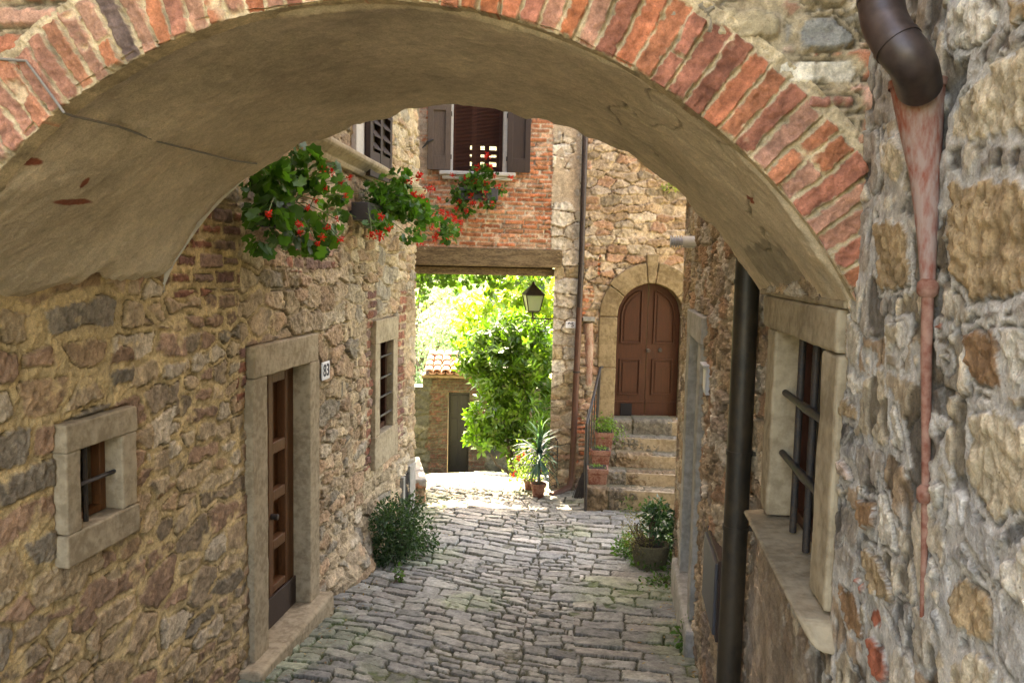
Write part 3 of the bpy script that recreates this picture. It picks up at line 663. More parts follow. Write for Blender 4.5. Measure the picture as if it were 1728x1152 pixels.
# older, paler and lime-smeared towards the left haunch
pale = sst(.45, .8, S)
redc = redc * (1 - .28 * pale[..., None]) + np.array((.42, .29, .20)) * .28 * pale[..., None]
redc = redc * (1 + .22 * fbm(A * 40, R_ * 14 + gi, 108, 4))[..., None]
Hh, C = stonework(A, R_, bid, e, (g - gi - .5) * pitch, R_ - .1, 109, None, (.50, .39, .24), (.0015, .0042), .004, (.008, .020), .4, .004, smear=-.02 + .30 * pale, cols=redc, mvar=.2, en=.0028)
PF = qat(QF, S); NFs = qat(NF, S)
inset = (1 - sst(0, .012, R_ + .004)) * (.010 * (1 - sst(.0, .012, e)))
P = PF + NFs * (R_ + .001 + inset)[..., None]
Yr = YF - .012 - Hh
k = 8   # turn the lower edge back into the soffit
back = np.linspace(.07, 0.004, k)
PX_ = np.vstack([np.repeat(P[:1, :, 0], k, 0), P[..., 0]]); PZ_ = np.vstack([np.repeat(P[:1, :, 1], k, 0), P[..., 1]])
PY_ = np.vstack([np.stack([Yr[0] + b for b in back]), Yr]); CC = np.vstack([np.repeat(C[:1], k, 0), C])
grid_mesh('brick_ring', PX_, PY_, PZ_, CC, M_BRICK, arch)
# spandrel wall
xs = np.array(steps(-2.5, .66, .0078)); zs = np.array(steps(2.6, 4.3, .0078)[:-1] + steps(4.3, 6.2, .03)); U, V = np.meshgrid(xs, zs)
bi, e, ox, oy = rubble(U, V, .22, .11, 121, .8, .5, .03, .3)
kb, eb, obx, oby = bricks(U, V, .29, .088, 122, .008)
bm = (U + .08 * fbm(U * 3, V * 4, 123, 3) < -.55) | ((U > .42) & (V < EYE + .62 + .02 * fbm(U * 9, V * 9, 3)))
e[bm] = eb[bm]; bi[bm] = kb[bm] + 31; ox[bm] = obx[bm]; oy[bm] = oby[bm]
cols = pal(bi, [(.36, .28, .19), (.30, .25, .18), (.40, .22, .14), (.33, .29, .23)], 124)
cols[bm] = pal(bi, [(.40, .17, .10), (.42, .24, .17), (.37, .15, .09), (.40, .28, .20)], 125)[bm]
PX2 = [([(1300, 100), (1435, 92), (1452, 100), (1450, 145), (1300, 150)], (.68, .60, .46)), ([(1335, 85), (1345, 30), (1400, 20), (1450, 65), (1450, 82), (1375, 96)], (.23, .22, .19)),
       ([(1203, 22), (1215, 10), (1318, 15), (1320, 72), (1208, 70)], (.38, .30, .18)), ([(1350, 158), (1452, 156), (1452, 186), (1352, 190)], (.36, .16, .11)), ([(1362, 200), (1450, 198), (1450, 226), (1365, 224)], (.30, .12, .085)),
       ([(1385, 230), (1443, 228), (1440, 254), (1405, 252)], (.38, .16, .10)), ([(1420, 258), (1450, 256), (1450, 284), (1420, 282)], (.32, .12, .08)), ([(1265, 112), (1296, 108), (1298, 132), (1285, 135)], (.40, .15, .08)),
       ([(1220, 76), (1325, 80), (1325, 92), (1225, 88)], (.36, .18, .12)), ([(1150, 20), (1192, 30), (1190, 50), (1172, 42)], (.38, .15, .09)), ([(1340, -30), (1430, -40), (1430, 12), (1350, 14)], (.36, .28, .17)),
       ([(1200, -40), (1320, -40), (1320, 2), (1205, 2)], (.44, .38, .28)), ([(0, 52), (45, 52), (48, 92), (-20, 98)], (.42, .16, .09)), ([(-20, 10), (130, 10), (130, 48), (-20, 50)], (.45, .25, .17)), ([(136, 12), (190, 6), (170, 20), (138, 26)], (.40, .19, .12))]
pl = [[on_y(x, y, YF)[[0, 2]] for x, y in p] for p, c in PX2]
which = polys(U, V, bi, e, ox, oy, pl, 126, .006, .35)
spal = U * 0 + .30
pc = np.array([c for p, c in PX2] + [(0, 0, 0)]); cols = np.where((which >= 0)[..., None], pc[which] * 1.0, cols)
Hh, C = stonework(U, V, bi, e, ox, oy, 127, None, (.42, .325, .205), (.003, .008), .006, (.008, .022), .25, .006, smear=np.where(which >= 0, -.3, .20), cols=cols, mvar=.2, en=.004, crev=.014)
Dm = np.min([np.hypot(U - q[0], V - q[1]) for q in QF[::14]], 0); ins = (np.hypot(U + .782, V - (EYE - .876)) < 1.633 + RT - .05)
ins |= (Dm < RT - .05)
ins |= (U < -1.9) & (V < np.interp(U, QF[::-1, 0], QF[::-1, 1]) + .1)
grid_mesh('spandrel', U, YF - Hh, V, C, M_BRICK, arch, ~(ins[:-1, :-1]))
# the body of the arch above the vault and its rear face
mb = MB(); q = QB[::20]; qf = QF[::20]
for i in range(len(q) - 1):
    mb.add([(q[i][0], YB - .004, q[i][1] + .012), (q[i + 1][0], YB - .004, q[i + 1][1] + .012), (q[i + 1][0], YB - .004, 6.1), (q[i][0], YB - .004, 6.1)], [(0, 1, 2, 3)])
mb.build('rear_face', M_PALE, arch)
MB().box(-2.5, .66, YF + .03, YB - .02, 6.0, 6.25).build('coping', M_TRIM, arch)
# springer stone course on the right
FR.slab(MB(), 2.46, 3.9, 2.899, 2.925, -.1, .012).build('springer', M_TRIM, arch, .008)

# ================================================================== HOUSE OVER THE PASSAGE
AL = math.radians(13)
J = np.array([-.90, 11.58, 0]); UD = np.array([math.cos(AL), math.sin(AL), 0]); ND = np.array([math.sin(AL), -math.cos(AL), 0])
FF = Frame(J, UD, ND)
def fac(px, py): p = on_p(px, py, J, ND); return float((p - J) @ UD), float(p[2])
mid_house = thing('passage_house', 'brick and stone house built over the passage with a shuttered window', 'house', J)
us = np.array(steps(-2.75, 2.6, .0125)); zs = np.array(steps(-.6, 5.5, .0125)); U, V = np.meshgrid(us, zs)
bi, e, ox, oy = rubble(U, V, .25, .115, 141, .85, .5, .03, .3)
b2, e2, ox2, oy2 = rubble(U, V, .34, .19, 142, .5, .3, .02, .1); q = (U > -.12) & (U < .34) & (V + .1 * fbm(U * 3, V * 2, 5) > 1.2)
for a_, c_ in ((bi, b2 + 5), (e, e2), (ox, ox2), (oy, oy2)): a_[q] = c_[q]
kb, eb, obx, oby = bricks(U, V, .27, .063, 143, .004)
bm = (U < -.10 + .01 * fbm(U * 9, V * 9, 1)) & (V > EYE + .25)
bm2 = (U > .34) & (U < .62) & (fbm(U * 4, V * 2, 144, 2) > .1) & (V < 3.2)
for k in (bm, bm2): e[k] = eb[k]; bi[k] = kb[k] + 31; ox[k] = obx[k]; oy[k] = oby[k]
cols = pal(bi, [(.38, .28, .18), (.32, .22, .135), (.44, .35, .245), (.32, .19, .115), (.26, .20, .13), (.38, .225, .145), (.40, .31, .22)], 145)
cols[q] = pal(bi, [(.54, .47, .37), (.50, .43, .33), (.36, .28, .17), (.56, .50, .41)], 146)[q]
k = bm | bm2; cols[k] = pal(bi, [(.46, .175, .085), (.48, .22, .12), (.45, .15, .07), (.49, .28, .17), (.42, .19, .10)], 147)[k]
plas = ((U < -1.83 + .05 * fbm(U * 6, V * 6, 7)) & (V > EYE + .9 + .25 * fbm(U * 3, V * 3, 8))) | ((U > -.11) & (U < .30) & (fbm(U * 3.3, V * 2.2, 149, 3) > .12) & (V > EYE + .3))
sm = np.where(plas, 1.6, np.where(bm, .22, .12))
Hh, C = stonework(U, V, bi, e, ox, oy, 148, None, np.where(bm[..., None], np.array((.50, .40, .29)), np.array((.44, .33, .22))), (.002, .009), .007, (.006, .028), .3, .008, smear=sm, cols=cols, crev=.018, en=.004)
Hh = np.where(bm, Hh * .5, Hh); Hh = np.where(plas, .012 + .3 * (Hh - .012), Hh)
X3 = J[0] + UD[0] * U + ND[0] * Hh; Y3 = J[1] + UD[1] * U + ND[1] * Hh
uw0, zw1 = fac(766, 150); uw1, zw0 = fac(848, 292)
ud0, zd0 = fac(1035, 706); ud1, _ = fac(1145, 706); _, zd1 = fac(1095, 478)
grid_mesh('wall', X3, Y3, V, C, M_STONE, mid_house, keep_out(us, zs, [(-2.9, -.035, -.9, EYE + .20), (uw0 - .02, uw1 + .02, zw0, zw1 + .4), (ud0 - .05, ud1 + .05, -.9, zd1 - (ud1 - ud0) / 2)]) & ~(np.hypot(U - (ud0 + ud1) / 2, V - zd1 + (ud1 - ud0) / 2) < (ud1 - ud0) / 2 + .06)[:-1, :-1])
# body: lintel zone, inner cheeks, rear wall with its own window, room
DEP = 1.25
def bk(u, z, dd): return FF.p(u, z, -dd)
mb = MB()
FF.slab(mb, -4.2, -.05, 5.5, 13.8, -DEP, -.01); FF.slab(mb, -.05, 2.6, 5.5, 13.8, -DEP - 4, -.02)  # upper storeys out of view, height raised to block sun from the lane
mb.build('unseen_upper_wall', M_WALLB, mid_house)
mb = MB()
P0 = FF.p(-.03, 0, -.03); mb.hexa([P0 + (0, 0, -.9), P0 + (.72, .165, -.9), P0 + (.72, DEP + .2, -.9), P0 + (.10, DEP, -.9), P0 + (0, 0, 3.1), P0 + (.72, .165, 3.1), P0 + (.72, DEP + .2, 3.1), P0 + (.10, DEP, 3.1)])
mb.build('passage_cheek', M_TRIM, mid_house)
mb = MB()
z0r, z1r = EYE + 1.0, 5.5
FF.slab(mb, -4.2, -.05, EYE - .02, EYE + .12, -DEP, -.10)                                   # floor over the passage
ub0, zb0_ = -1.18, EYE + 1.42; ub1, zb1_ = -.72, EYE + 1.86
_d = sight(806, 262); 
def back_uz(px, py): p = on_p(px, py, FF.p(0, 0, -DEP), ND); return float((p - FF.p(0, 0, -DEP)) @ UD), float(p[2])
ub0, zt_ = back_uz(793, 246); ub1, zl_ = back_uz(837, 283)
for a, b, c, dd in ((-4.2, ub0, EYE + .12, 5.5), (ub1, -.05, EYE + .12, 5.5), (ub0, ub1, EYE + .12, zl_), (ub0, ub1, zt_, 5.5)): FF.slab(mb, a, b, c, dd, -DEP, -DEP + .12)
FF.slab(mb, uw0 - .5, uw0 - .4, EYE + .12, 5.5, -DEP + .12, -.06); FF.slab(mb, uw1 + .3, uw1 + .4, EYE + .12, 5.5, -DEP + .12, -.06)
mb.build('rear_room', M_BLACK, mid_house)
t = MB()
for k in range(1, 3): x = ub0 + (ub1 - ub0) * (k / 3 - .03); FF.slab(t, x - .035, x + .035, zl_, zt_, -DEP + .02, -DEP + .10); zz = zl_ + (zt_ - zl_) * k / 3; FF.slab(t, ub0, ub1, zz - .03, zz + .03, -DEP + .03, -DEP + .09)
t.build('rear_window_bars', M_BLACK, mid_house)
# oak lintel beams
mb = FF.slab(MB(), -2.8, .065, EYE - .005, EYE + .255, -.3, .035); mb.build('beam', M_BEAM, mid_house, .018, False, 3)
FF.slab(MB(), -2.8, -.02, EYE - .125, EYE - .02, -.55, -.06).build('beam', M_BEAM, mid_house, .01)
# main window
t = FF.slab(MB(), uw0 - .10, uw0, zw0, zw1 + .5, -.14, .025); FF.slab(t, uw1, uw1 + .10, zw0, zw1 + .5, -.14, .025)
fw_ = t.build('window', M_PALE, mid_house, .005)
us0, _ = fac(741, 295); us1, _ = fac(869, 300)
t = FF.slab(MB(), us0, us1, zw0 - .055, zw0 - .002, -.12, .11); FF.slab(t, us0 + .04, us1 - .04, zw0 - .11, zw0 - .057, -.02, .075); t.build('sill', M_PALE, fw_, .012)
t = MB(); z = zw0 + .01
while z < zw1 + .42:
    P = [FF.p(a, z + dz, dd) for dz, dd in ((0, -.075), (.005, -.06)) for a in ((uw0 + .01), (uw1 - .01))]
    t.hexa([P[0], P[1], P[3], P[2]] + [p + Zv * .0035 for p in (P[0], P[1], P[3], P[2])]); z += .0185
t.build('blind', M_BLIND, fw_)
t = FF.slab(MB(), uw0, uw0 + .04, zw0, zw1 + .45, -.14, -.10); FF.slab(t, uw1 - .04, uw1, zw0, zw1 + .45, -.14, -.10); um = (uw0 + uw1) / 2 - .05; FF.slab(t, um - .03, um + .03, zw0, zw1 + .45, -.14, -.105); t.build('sash', M_WOODR, fw_)
def shutter(uA, uB, zA, zB, mat, tilt):
    t = MB(); f = .075; d0 = .05
    for a, b, c, dd in ((uA, uA + f, zA, zB), (uB - f, uB, zA, zB)): FF.slab(t, a, b, c, dd, d0, d0 + .04)
    FF.slab(t, uA + f, uB - f, zA, zA + .19, d0, d0 + .04); FF.slab(t, uA + f, uB - f, zB - .12, zB, d0, d0 + .04)
    o = t.build('shutter', mat, fw_, .004)
    FF.slab(MB(), uA + f + .006, uB - f - .006, zA + .20, zB - .128, d0, d0 + .018).build('shutter_panel', mat, o, .003) if False else FF.slab(MB(), uA + f, uB - f, zA + .19, zB - .12, d0, d0 + .016).build('shutter_panel', mat, fw_, 0)
    for zz in (zA + .18, zB - .16): MB().tube([FF.p(uA if tilt > 0 else uB, zz - .03, d0 + .02), FF.p(uA if tilt > 0 else uB, zz + .03, d0 + .02)], .014, 8).build('hinge', M_IRON, o, 0, True)
a, zA = fac(721, 287); b, zB = fac(763, 190)
shutter(a, b - .012, zA, zB + .13, M_SHUTG, -1)
a2, zA2 = fac(853, 291); b2_, _ = fac(893, 292)
shutter(a2 + .012, b2_, zA2 - .005, zB + .13, M_SHUT, 1)
c_ = FF.p(a + .03, zA + .37, .10); MB().tube([c_ + UD * .05 + Zv * .03, c_ - UD * .02, c_ - UD * .10 - Zv * .09], [.012, .02, .006], 8).build('shutter_catch', M_IRON, fw_)
# arched double door
uc = (ud0 + ud1) / 2; Rd = (ud1 - ud0) / 2; zsp = zd1 - Rd
t = MB(); Wj = .24
def sect(mb, a0, a1, r0, r1, d0, d1, n=8):
    A_ = np.radians(np.linspace(a0, a1, n)); V_ = []; F_ = []
    for a in A_:
        for r, dd in ((r0, d0), (r1, d0), (r1, d1), (r0, d1)): V_.append(FF.p(uc + r * math.cos(a), zsp + r * math.sin(a), dd))
    for i in range(n - 1):
        for q_ in range(4): F_.append((i * 4 + q_, i * 4 + (q_ + 1) % 4, i * 4 + 4 + (q_ + 1) % 4, i * 4 + 4 + q_))
    F_ += [(3, 2, 1, 0), tuple((n - 1) * 4 + k for k in range(4))]; mb.add(V_, F_)
for a0, a1, r1 in ((.5, 37, Wj), (37.8, 83, Wj + .06), (84, 96, Wj + .17), (97, 143, Wj + .05), (143.8, 179.5, Wj + .02)): sect(t, a0, a1, Rd, Rd + r1, -.25, .05)
zj = [zd0 - .01, zd0 + .60, zd0 + .62 + .0, zsp - .003]
for sgn in (-1, 1):
    for k, (a, b) in enumerate(((zd0 - .02, zd0 + .74), (zd0 + .746, zsp - .004))):
        x0, x1 = sorted((uc + sgn * Rd, uc + sgn * (Rd + Wj + .02 * k))); FF.slab(t, x0, x1, a, b, -.25, .048)
ad = worn(t.build('door', M_TRIMB, mid_house, .014), .014, 3)
def arch_plate(mb, u0, u1, z0, inset, d0, d1, n=14):
    """panel of one leaf whose top follows the arch"""
    R_ = Rd - inset; xs_ = np.linspace(u0, u1, n); V_ = []; F_ = []
    for dd in (d0, d1):
        for x in xs_: V_.append(FF.p(x, z0, dd)); V_.append(FF.p(x, zsp + math.sqrt(max(R_ ** 2 - (x - uc) ** 2, .0004)), dd))
    k = 2 * n
    for i in range(n - 1):
        F_.append((2 * i, 2 * i + 1, 2 * i + 3, 2 * i + 2)); F_.append((k + 2 * i, k + 2 * i + 2, k + 2 * i + 3, k + 2 * i + 1))
        F_.append((2 * i + 1, k + 2 * i + 1, k + 2 * i + 3, 2 * i + 3)); F_.append((2 * i, 2 * i + 2, k + 2 * i + 2, k + 2 * i))
    F_ += [(0, k, k + 1, 1), (2 * n - 2, 2 * n - 1, k + 2 * n - 1, k + 2 * n - 2)]; mb.add(V_, F_)
for sgn in (-1, 1):
    t = MB(); ua, ub = sorted((uc + sgn * .004, uc + sgn * (Rd - .002)))
    arch_plate(t, ua, ub, zd0, .002, -.17, -.12)
    lf = t.build('door_leaf', M_WOODR, ad)
    t = MB(); h = zsp + Rd - zd0; pa_, pb_ = sorted((uc + sgn * .085, uc + sgn * (Rd - .085)))
    def rim(u0, u1, z0, z1, w_=.022, dd=.022):
        FF.slab(t, u0, u1, z0, z0 + w_, -.12, -.12 + dd); FF.slab(t, u0, u1, z1 - w_, z1, -.12, -.12 + dd); FF.slab(t, u0, u0 + w_, z0 + w_, z1 - w_, -.12, -.12 + dd); FF.slab(t, u1 - w_, u1, z0 + w_, z1 - w_, -.12, -.12 + dd)
    rim(pa_, pb_, zd0 + .33, zd0 + .86); FF.slab(t, pa_ + .05, pb_ - .05, zd0 + .38, zd0 + .81, -.12, -.108)
    FF.slab(t, ua + .01, ub - .01, zd0 + .215, zd0 + .235, -.12, -.105)
    z0 = zd0 + 1.08
    arch_plate(t, pa_ + .05, pb_ - .05, z0 + .05, .14, -.12, -.108)
    FF.slab(t, pa_, pb_, z0, z0 + .022, -.12, -.098)
    xs_ = np.linspace(pa_ + .011, pb_ - .011, 12); pts = [FF.p(xs_[0], z0 + .02, -.11)] + [FF.p(x, zsp + math.sqrt(max((Rd - .095) ** 2 - (x - uc) ** 2, .0004)), -.11) for x in xs_] + [FF.p(xs_[-1], z0 + .02, -.11)]
    t.tube(pts, .013, 8)
    t.build('door_panel', M_WOODR, lf, .004)
MB().tube([FF.p(uc + .02, zd0 + .98, -.12), FF.p(uc + .02, zd0 + .98, -.07)], .028, 14).build('door_knob', M_COPPER, ad, .004, True)
MB().tube([FF.p(uc + .20, zd0 + .99, -.12), FF.p(uc + .20, zd0 + .99, -.10)], .03, 14).build('lock_plate', M_IRON, ad, .004, True)
FF.slab(MB(), uc - .36, uc - .19, zd0 + .03, zd0 + .205, -.12, -.10).build('pet_flap', M_BLACK, ad, .004)
# the far side of the house: unseen roof, eaves overhanging to shade the lane
P = [FF.p(-4.3, 13.8, .9), FF.p(3.5, 13.8, .9), FF.p(3.5, 15, -3.5), FF.p(-4.3, 15, -3.5)]
MB().hexa(P + [p + Zv * .15 for p in P]).build('roof', M_TILE, mid_house)
# ================================================================== STREET AND GROUND
xs = np.array(steps(-3.0, .95, .0085)); ys = np.array(steps(4.3, 7.2, .0075)[:-1] + steps(7.2, 12.2, .009, .018)[:-1] + steps(12.2, 22, .03, .06)); U, V = np.meshgrid(xs, ys)
xc = np.interp(V, [4, 6, 8, 9.2, 10.2, 11.5, 14], [-.62, -.66, -.72, -.80, -1.05, -1.5, -2.4]) + .03 * fbm(V * 1.4, V * 0, 160, 2)      # the joint that winds down the lane
dl = U - xc
Vr = V + np.where(dl > 0, .10 * dl, -.22 * np.minimum(-dl, 1.5)) + .03 * fbm(U * 1.2, V * .8, 161, 2)
def setts(U, V, L, h0, h1, seed, r=.03):
    """cross rows of dressed stones of uneven width"""
    hr = np.random.default_rng(seed).uniform(h0, h1, 400); ed = np.r_[0, np.cumsum(hr)] - 2.0
    v = V + .012 * fbm(U * 2.2, V * 2.2, seed + 5, 3); u = U + .010 * fbm(U * 3, V * 3, seed + 6, 2)
    j = np.clip(np.searchsorted(ed, v.ravel()).reshape(v.shape) - 1, 0, 398); y0 = ed[j]; y1 = ed[j + 1]
    Lr = L * (.75 + .5 * hsh(j, j * 0, seed)); x = u / Lr + 7 * hsh(j, j * 0 + 1, seed); i = np.floor(x)
    w0 = .55 * (hsh(i, j, seed + 1) - .5); w1 = .55 * (hsh(i + 1, j, seed + 1) - .5)
    lo = x - i < w0; hi = x - i > 1 + w1; i = i - lo + hi
    w0 = .55 * (hsh(i, j, seed + 1) - .5); w1 = .55 * (hsh(i + 1, j, seed + 1) - .5); f = x - i
    sl = .03 * (hsh(i, j, seed + 2) - .5) * (v - (y0 + y1) / 2) / .1
    ex = np.minimum(f - w0 + sl, 1 + w1 - f - sl) * Lr
    t0 = .02 * (hsh(i, j, seed + 3) - .3); t1 = .02 * (hsh(i, j, seed + 4) - .3); ey = np.minimum(v - y0 - t0, y1 - t1 - v)
    cr = (ex < r) & (ey < r); e = np.where(cr, r - np.hypot(r - ex, r - ey), np.minimum(ex, ey))
    return i * 4099 + j * 131071, e.astype(f32), ((f - .5) * Lr).astype(f32), (v - (y0 + y1) / 2).astype(f32)
bi, e, ox, oy = setts(U, Vr, .28, .125, .19, 162)
b2, e2, ox2, oy2 = setts(U, Vr, .38, .15, .215, 163, .02); rgt = (dl > .40) & (fbm(U * .9, V * .7, 164, 2) > -.25)
b3, e3, ox3, oy3 = setts(U, Vr, .22, .085, .13, 165); sml = ((np.abs(dl) < .34) & (V > 6.3) & (fbm(U, V * 1.5, 158, 2) > -.2)) | (fbm(U * 1.1 + 9, V * .9, 166, 2) > .45)
for k, (a, b, c, dd) in ((rgt, (b2 + 5, e2, ox2, oy2)), (sml & ~rgt, (b3 + 9, e3, ox3, oy3))): bi[k] = a[k]; e[k] = b[k]; ox[k] = c[k]; oy[k] = dd[k]
e = np.minimum(e, np.abs(dl) + .004); bi = np.where(dl > 0, bi, bi + 900001)
e = np.clip(e, -.05, .2).astype(f32)
# two dressed slabs of a cover beside the joint
c0 = on_ground(985, 1005)
which = polys(U, V, bi, e, ox, oy, [[(c0[0] - .30, c0[1] - .22), (c0[0] + .27, c0[1] - .22), (c0[0] + .27, c0[1] - .015), (c0[0] - .30, c0[1] - .015)], [(c0[0] - .32, c0[1] + .015), (c0[0] + .25, c0[1] + .015), (c0[0] + .25, c0[1] + .23), (c0[0] - .32, c0[1] + .23)]], 167, .004)
cols = pal(bi, [(.235, .23, .195), (.19, .187, .163), (.265, .257, .215), (.215, .21, .18), (.175, .172, .153), (.245, .235, .19), (.225, .21, .175)], 168, .16)
wh = hsh(bi, bi * 0, 169) > .985; cols[wh] = (.42, .39, .33)
cols[which >= 0] = (.235, .23, .21)
lw = sst(-1.35, -1.75, U) * sst(9.0, 7.5, V)
edge_dirt = np.maximum(sst(-1.5, -2.3, U), sst(.25, .6, U))
moss = sst(.08, .65, fbm(U * 1.6, V * 1.6, 170, 4) + .55 * edge_dirt - .05)
joint = np.array((.075, .072, .040)) * (1 - moss[..., None]) + np.array((.065, .088, .024)) * moss[..., None]
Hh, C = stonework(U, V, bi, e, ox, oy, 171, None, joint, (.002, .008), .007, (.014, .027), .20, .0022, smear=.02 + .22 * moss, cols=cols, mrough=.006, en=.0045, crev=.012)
chis = (which >= 0); Hh = np.where(chis, Hh - .003 * (vn(U * 90, V * 30, 3) > .5), Hh)
C = C * (1 - .25 * moss[..., None] * (1 - np.array((.7, 1.05, .3))))
lf_ = (vn(U * 60, V * 60, 175) > .93) & (edge_dirt > .3) & (vn(U * 5, V * 5, 176) > .5); C[lf_] = (.22, .10, .05)
Zs = zg(U, V) + Hh + .02 * fbm(U * .9, V * .9, 172, 2)
street = struct(grid_mesh('street', U, V, Zs, np.clip(C, .01, .9).astype(f32), M_COBBLE))
xs = np.array(steps(-2.6, .8, .06)); ys = np.array(steps(-3, 4.34, .05)); U, V = np.meshgrid(xs, ys); bi, e, ox, oy = rubble(U, V, .3, .16, 181)
Hh, C = stonework(U, V, bi, e, ox, oy, 182, [(.215, .205, .185), (.18, .172, .16)], (.11, .105, .055))
struct(grid_mesh('ramp', U, V, zg(U, V) + Hh - .01, C, M_COBBLE))
M_EARTH = mat_plain('garden_earth', (.10, .085, .045), .95, .4, 2, .4, .02, None, .2, 0, (.09, .12, .03))
gx = np.array([-300, -120, -60, -30, -16, -9, -5, -2.9, 1, 3, 8, 16, 30, 60, 120, 300.]); gy = np.array([-200, -80, -30, -10, -4, 2, 6, 10, 12.3, 14, 17, 21, 24, 30, 40, 55, 80, 120, 180, 300.])
U, V = np.meshgrid(gx, gy); Zb = zg(0, V) - .14 - .45 * (V < 4.4) + np.maximum(0, V - 45) * .22
struct(grid_mesh('ground', U, V, Zb, np.full(U.shape + (3,), .1), M_EARTH))

# ================================================================== STEPS TO THE ARCHED DOOR
stairs = thing('stone_steps', 'worn stone steps climbing to the arched brown door', 'steps', (.3, 11, 0))
a_s = math.radians(4); SU = np.array([math.cos(a_s), math.sin(a_s), 0]); SN = np.array([math.sin(a_s), -math.cos(a_s), 0])
def step_z(py, yf, px=1070): return float(on_p(px, py, (0.18, yf, 0), SN)[2])
y_front = [10.44, 10.74, 11.05, 11.34, 11.60]; py_top = [826, 796, 766, 737, 708]
px_l = [990, 1024, 1028, 1033, 1030]; zt = [step_z(p, y) for p, y in zip(py_top, y_front)]
zlast = -.35
step_mats = []
for k in range(5):
    yf = y_front[k]; z0 = zlast if k == 0 else zt[k - 1] - .05; x0 = float(on_p(px_l[k], py_top[k], (0, yf, 0), SN)[0]) - (.0 if k in (0, 4) else .25)
    if k == 4: x0 -= .02
    # one tread built of long stones with a rough face
    dp = (y_front[k + 1] if k < 4 else 12.0) - yf + .14
    n_u, n_p = 150, 64; prof_len = (zt[k] - z0) + dp; uu = np.linspace(0, 1.55, n_u) if k else np.linspace(0, 1.6, n_u); pp = np.linspace(0, prof_len, n_p)
    A, B = np.meshgrid(uu, pp); rise = zt[k] - z0
    b_, e_, ox_, oy_ = rubble(A + k * 3.3, B * 0 + .5, .50, 1.0, 190 + k, .5, .1, .004, .1, .1)
    e_ = np.minimum(e_, A + .02).astype(f32)
    Hq, Cq = stonework(A + k * 3.3, B, b_, e_, ox_, oy_, 195 + k, [(.17, .135, .09), (.135, .11, .078), (.21, .15, .09), (.16, .14, .105)], (.085, .075, .042), (.003, .006), .010, (.012, .034), .05, .016 if k < 4 else .004)
    rnd = .035; t_ = np.clip((B - (rise - rnd)) / (2 * rnd), 0, 1); ang = t_ * math.pi / 2
    outy = np.where(B < rise - rnd, 0, np.where(B > rise + rnd, -(B - rise - rnd) - rnd, -rnd * (1 - np.cos(ang))))
    outz = np.where(B < rise - rnd, z0 + B, np.where(B > rise + rnd, zt[k], zt[k] - rnd + rnd * np.sin(ang)))
    nd, nz = np.where(t_ < 1, np.cos(ang), 0), np.sin(ang)
    Hq = np.where(B > rise + rnd, Hq * .35, Hq)
    P = np.array([x0, 0, 0]) + 0 * A[..., None]; base = np.array([x0, yf - SU[1] * (x0 - .18) * 0, 0])
    X3 = x0 + SU[0] * A + SN[0] * (outy + Hq * nd); Y3 = yf + SU[1] * (A + x0 - .18) + SN[1] * (outy + Hq * nd); Z3 = outz + Hq * nz - .012
    mg = sst(.12, 0, rise - B) * sst(rise + .14, rise + .04, B) if False else sst(rise + .10, rise + .2, B) * .5
    Cq = Cq * (1 - mg[..., None]) + np.array((.11, .105, .055)) * mg[..., None]
    # left end face
    q = 6; bx = np.linspace(1, 0, q)[:, None]
    Xl = np.concatenate([np.stack([X3[:, 0] + 0 * X3[:, 0]] * 1, 1)], 1)
    st = grid_mesh('step', X3, Y3, Z3, np.clip(Cq, .02, .9).astype(f32), M_STONE, stairs)
    yl = yf + SU[1] * (x0 - .18)
    MB().box(x0 + .015, x0 + 1.5, yl + .03, yl + dp, z0, zt[k] - .014).build('core', M_TRIM, st)

# ================================================================== DRAINPIPES AND WALL FITTINGS
def ring(mb, c, r, h=.02, n=14):
    mb.lathe((c[0], c[1], c[2]), [(r - .004, -h), (r, -h), (r, h), (r - .004, h)], n); return mb
px0 = .642
dp1 = thing('drainpipe', 'thick dark brown drainpipe rising beside the barred window on the right', 'drainpipe', (px0, 4.33, .1))
MB().tube([(px0, 4.33, -.1), (px0, 4.33, 1.9), (px0, 4.33, 5.1), (px0, 4.33, 8.6)], .063, 24).build('pipe', M_DPIPE, dp1, 0, True)
for z in (.55, 1.66, 2.06, 2.95, 4.2):
    t = ring(MB(), (px0, 4.33, z), .068, .012, 24); FR.slab(t, 4.315, 4.345, z - .011, z + .011, -.12, XR - px0 - .055); t.build('bracket', M_DPIPE, dp1, 0, True)
# red-brown pipe on the far house
def fp(px, py, d): p = on_p(px, py, J + ND * d, ND); return p
dp2 = thing('drainpipe', 'thin red brown drainpipe on the far house between the passage and the arched door', 'drainpipe', fp(968, 815, .06))
pA, pB, pC = fp(988, 215, .07), fp(981, 445, .07), fp(965, 805, .07)
ptop = pA + (pA - pB) * 1.5
MB().tube([ptop, pA, pB, pB + (pC - pB) * .22], .040, 16).build('pipe', M_COPPER, dp2, 0, True)
pm = pB + (pC - pB) * .20
foot = [pm, pB + (pC - pB) * .92, pC, fp(960, 822, .10), fp(945, 830, .20), fp(930, 836, .30)]
MB().tube(foot, [.044, .044, .046, .05, .05, .052], 16).build('lower_pipe', M_PIPER, dp2, 0, True)
for f in (0.0, .5): q = pB + (pC - pB) * f; t = ring(MB(), q, .050, .012, 16); t.tube([q, q - ND * .08], .012, 8); t.build('bracket', M_IRON, dp2, 0, True)
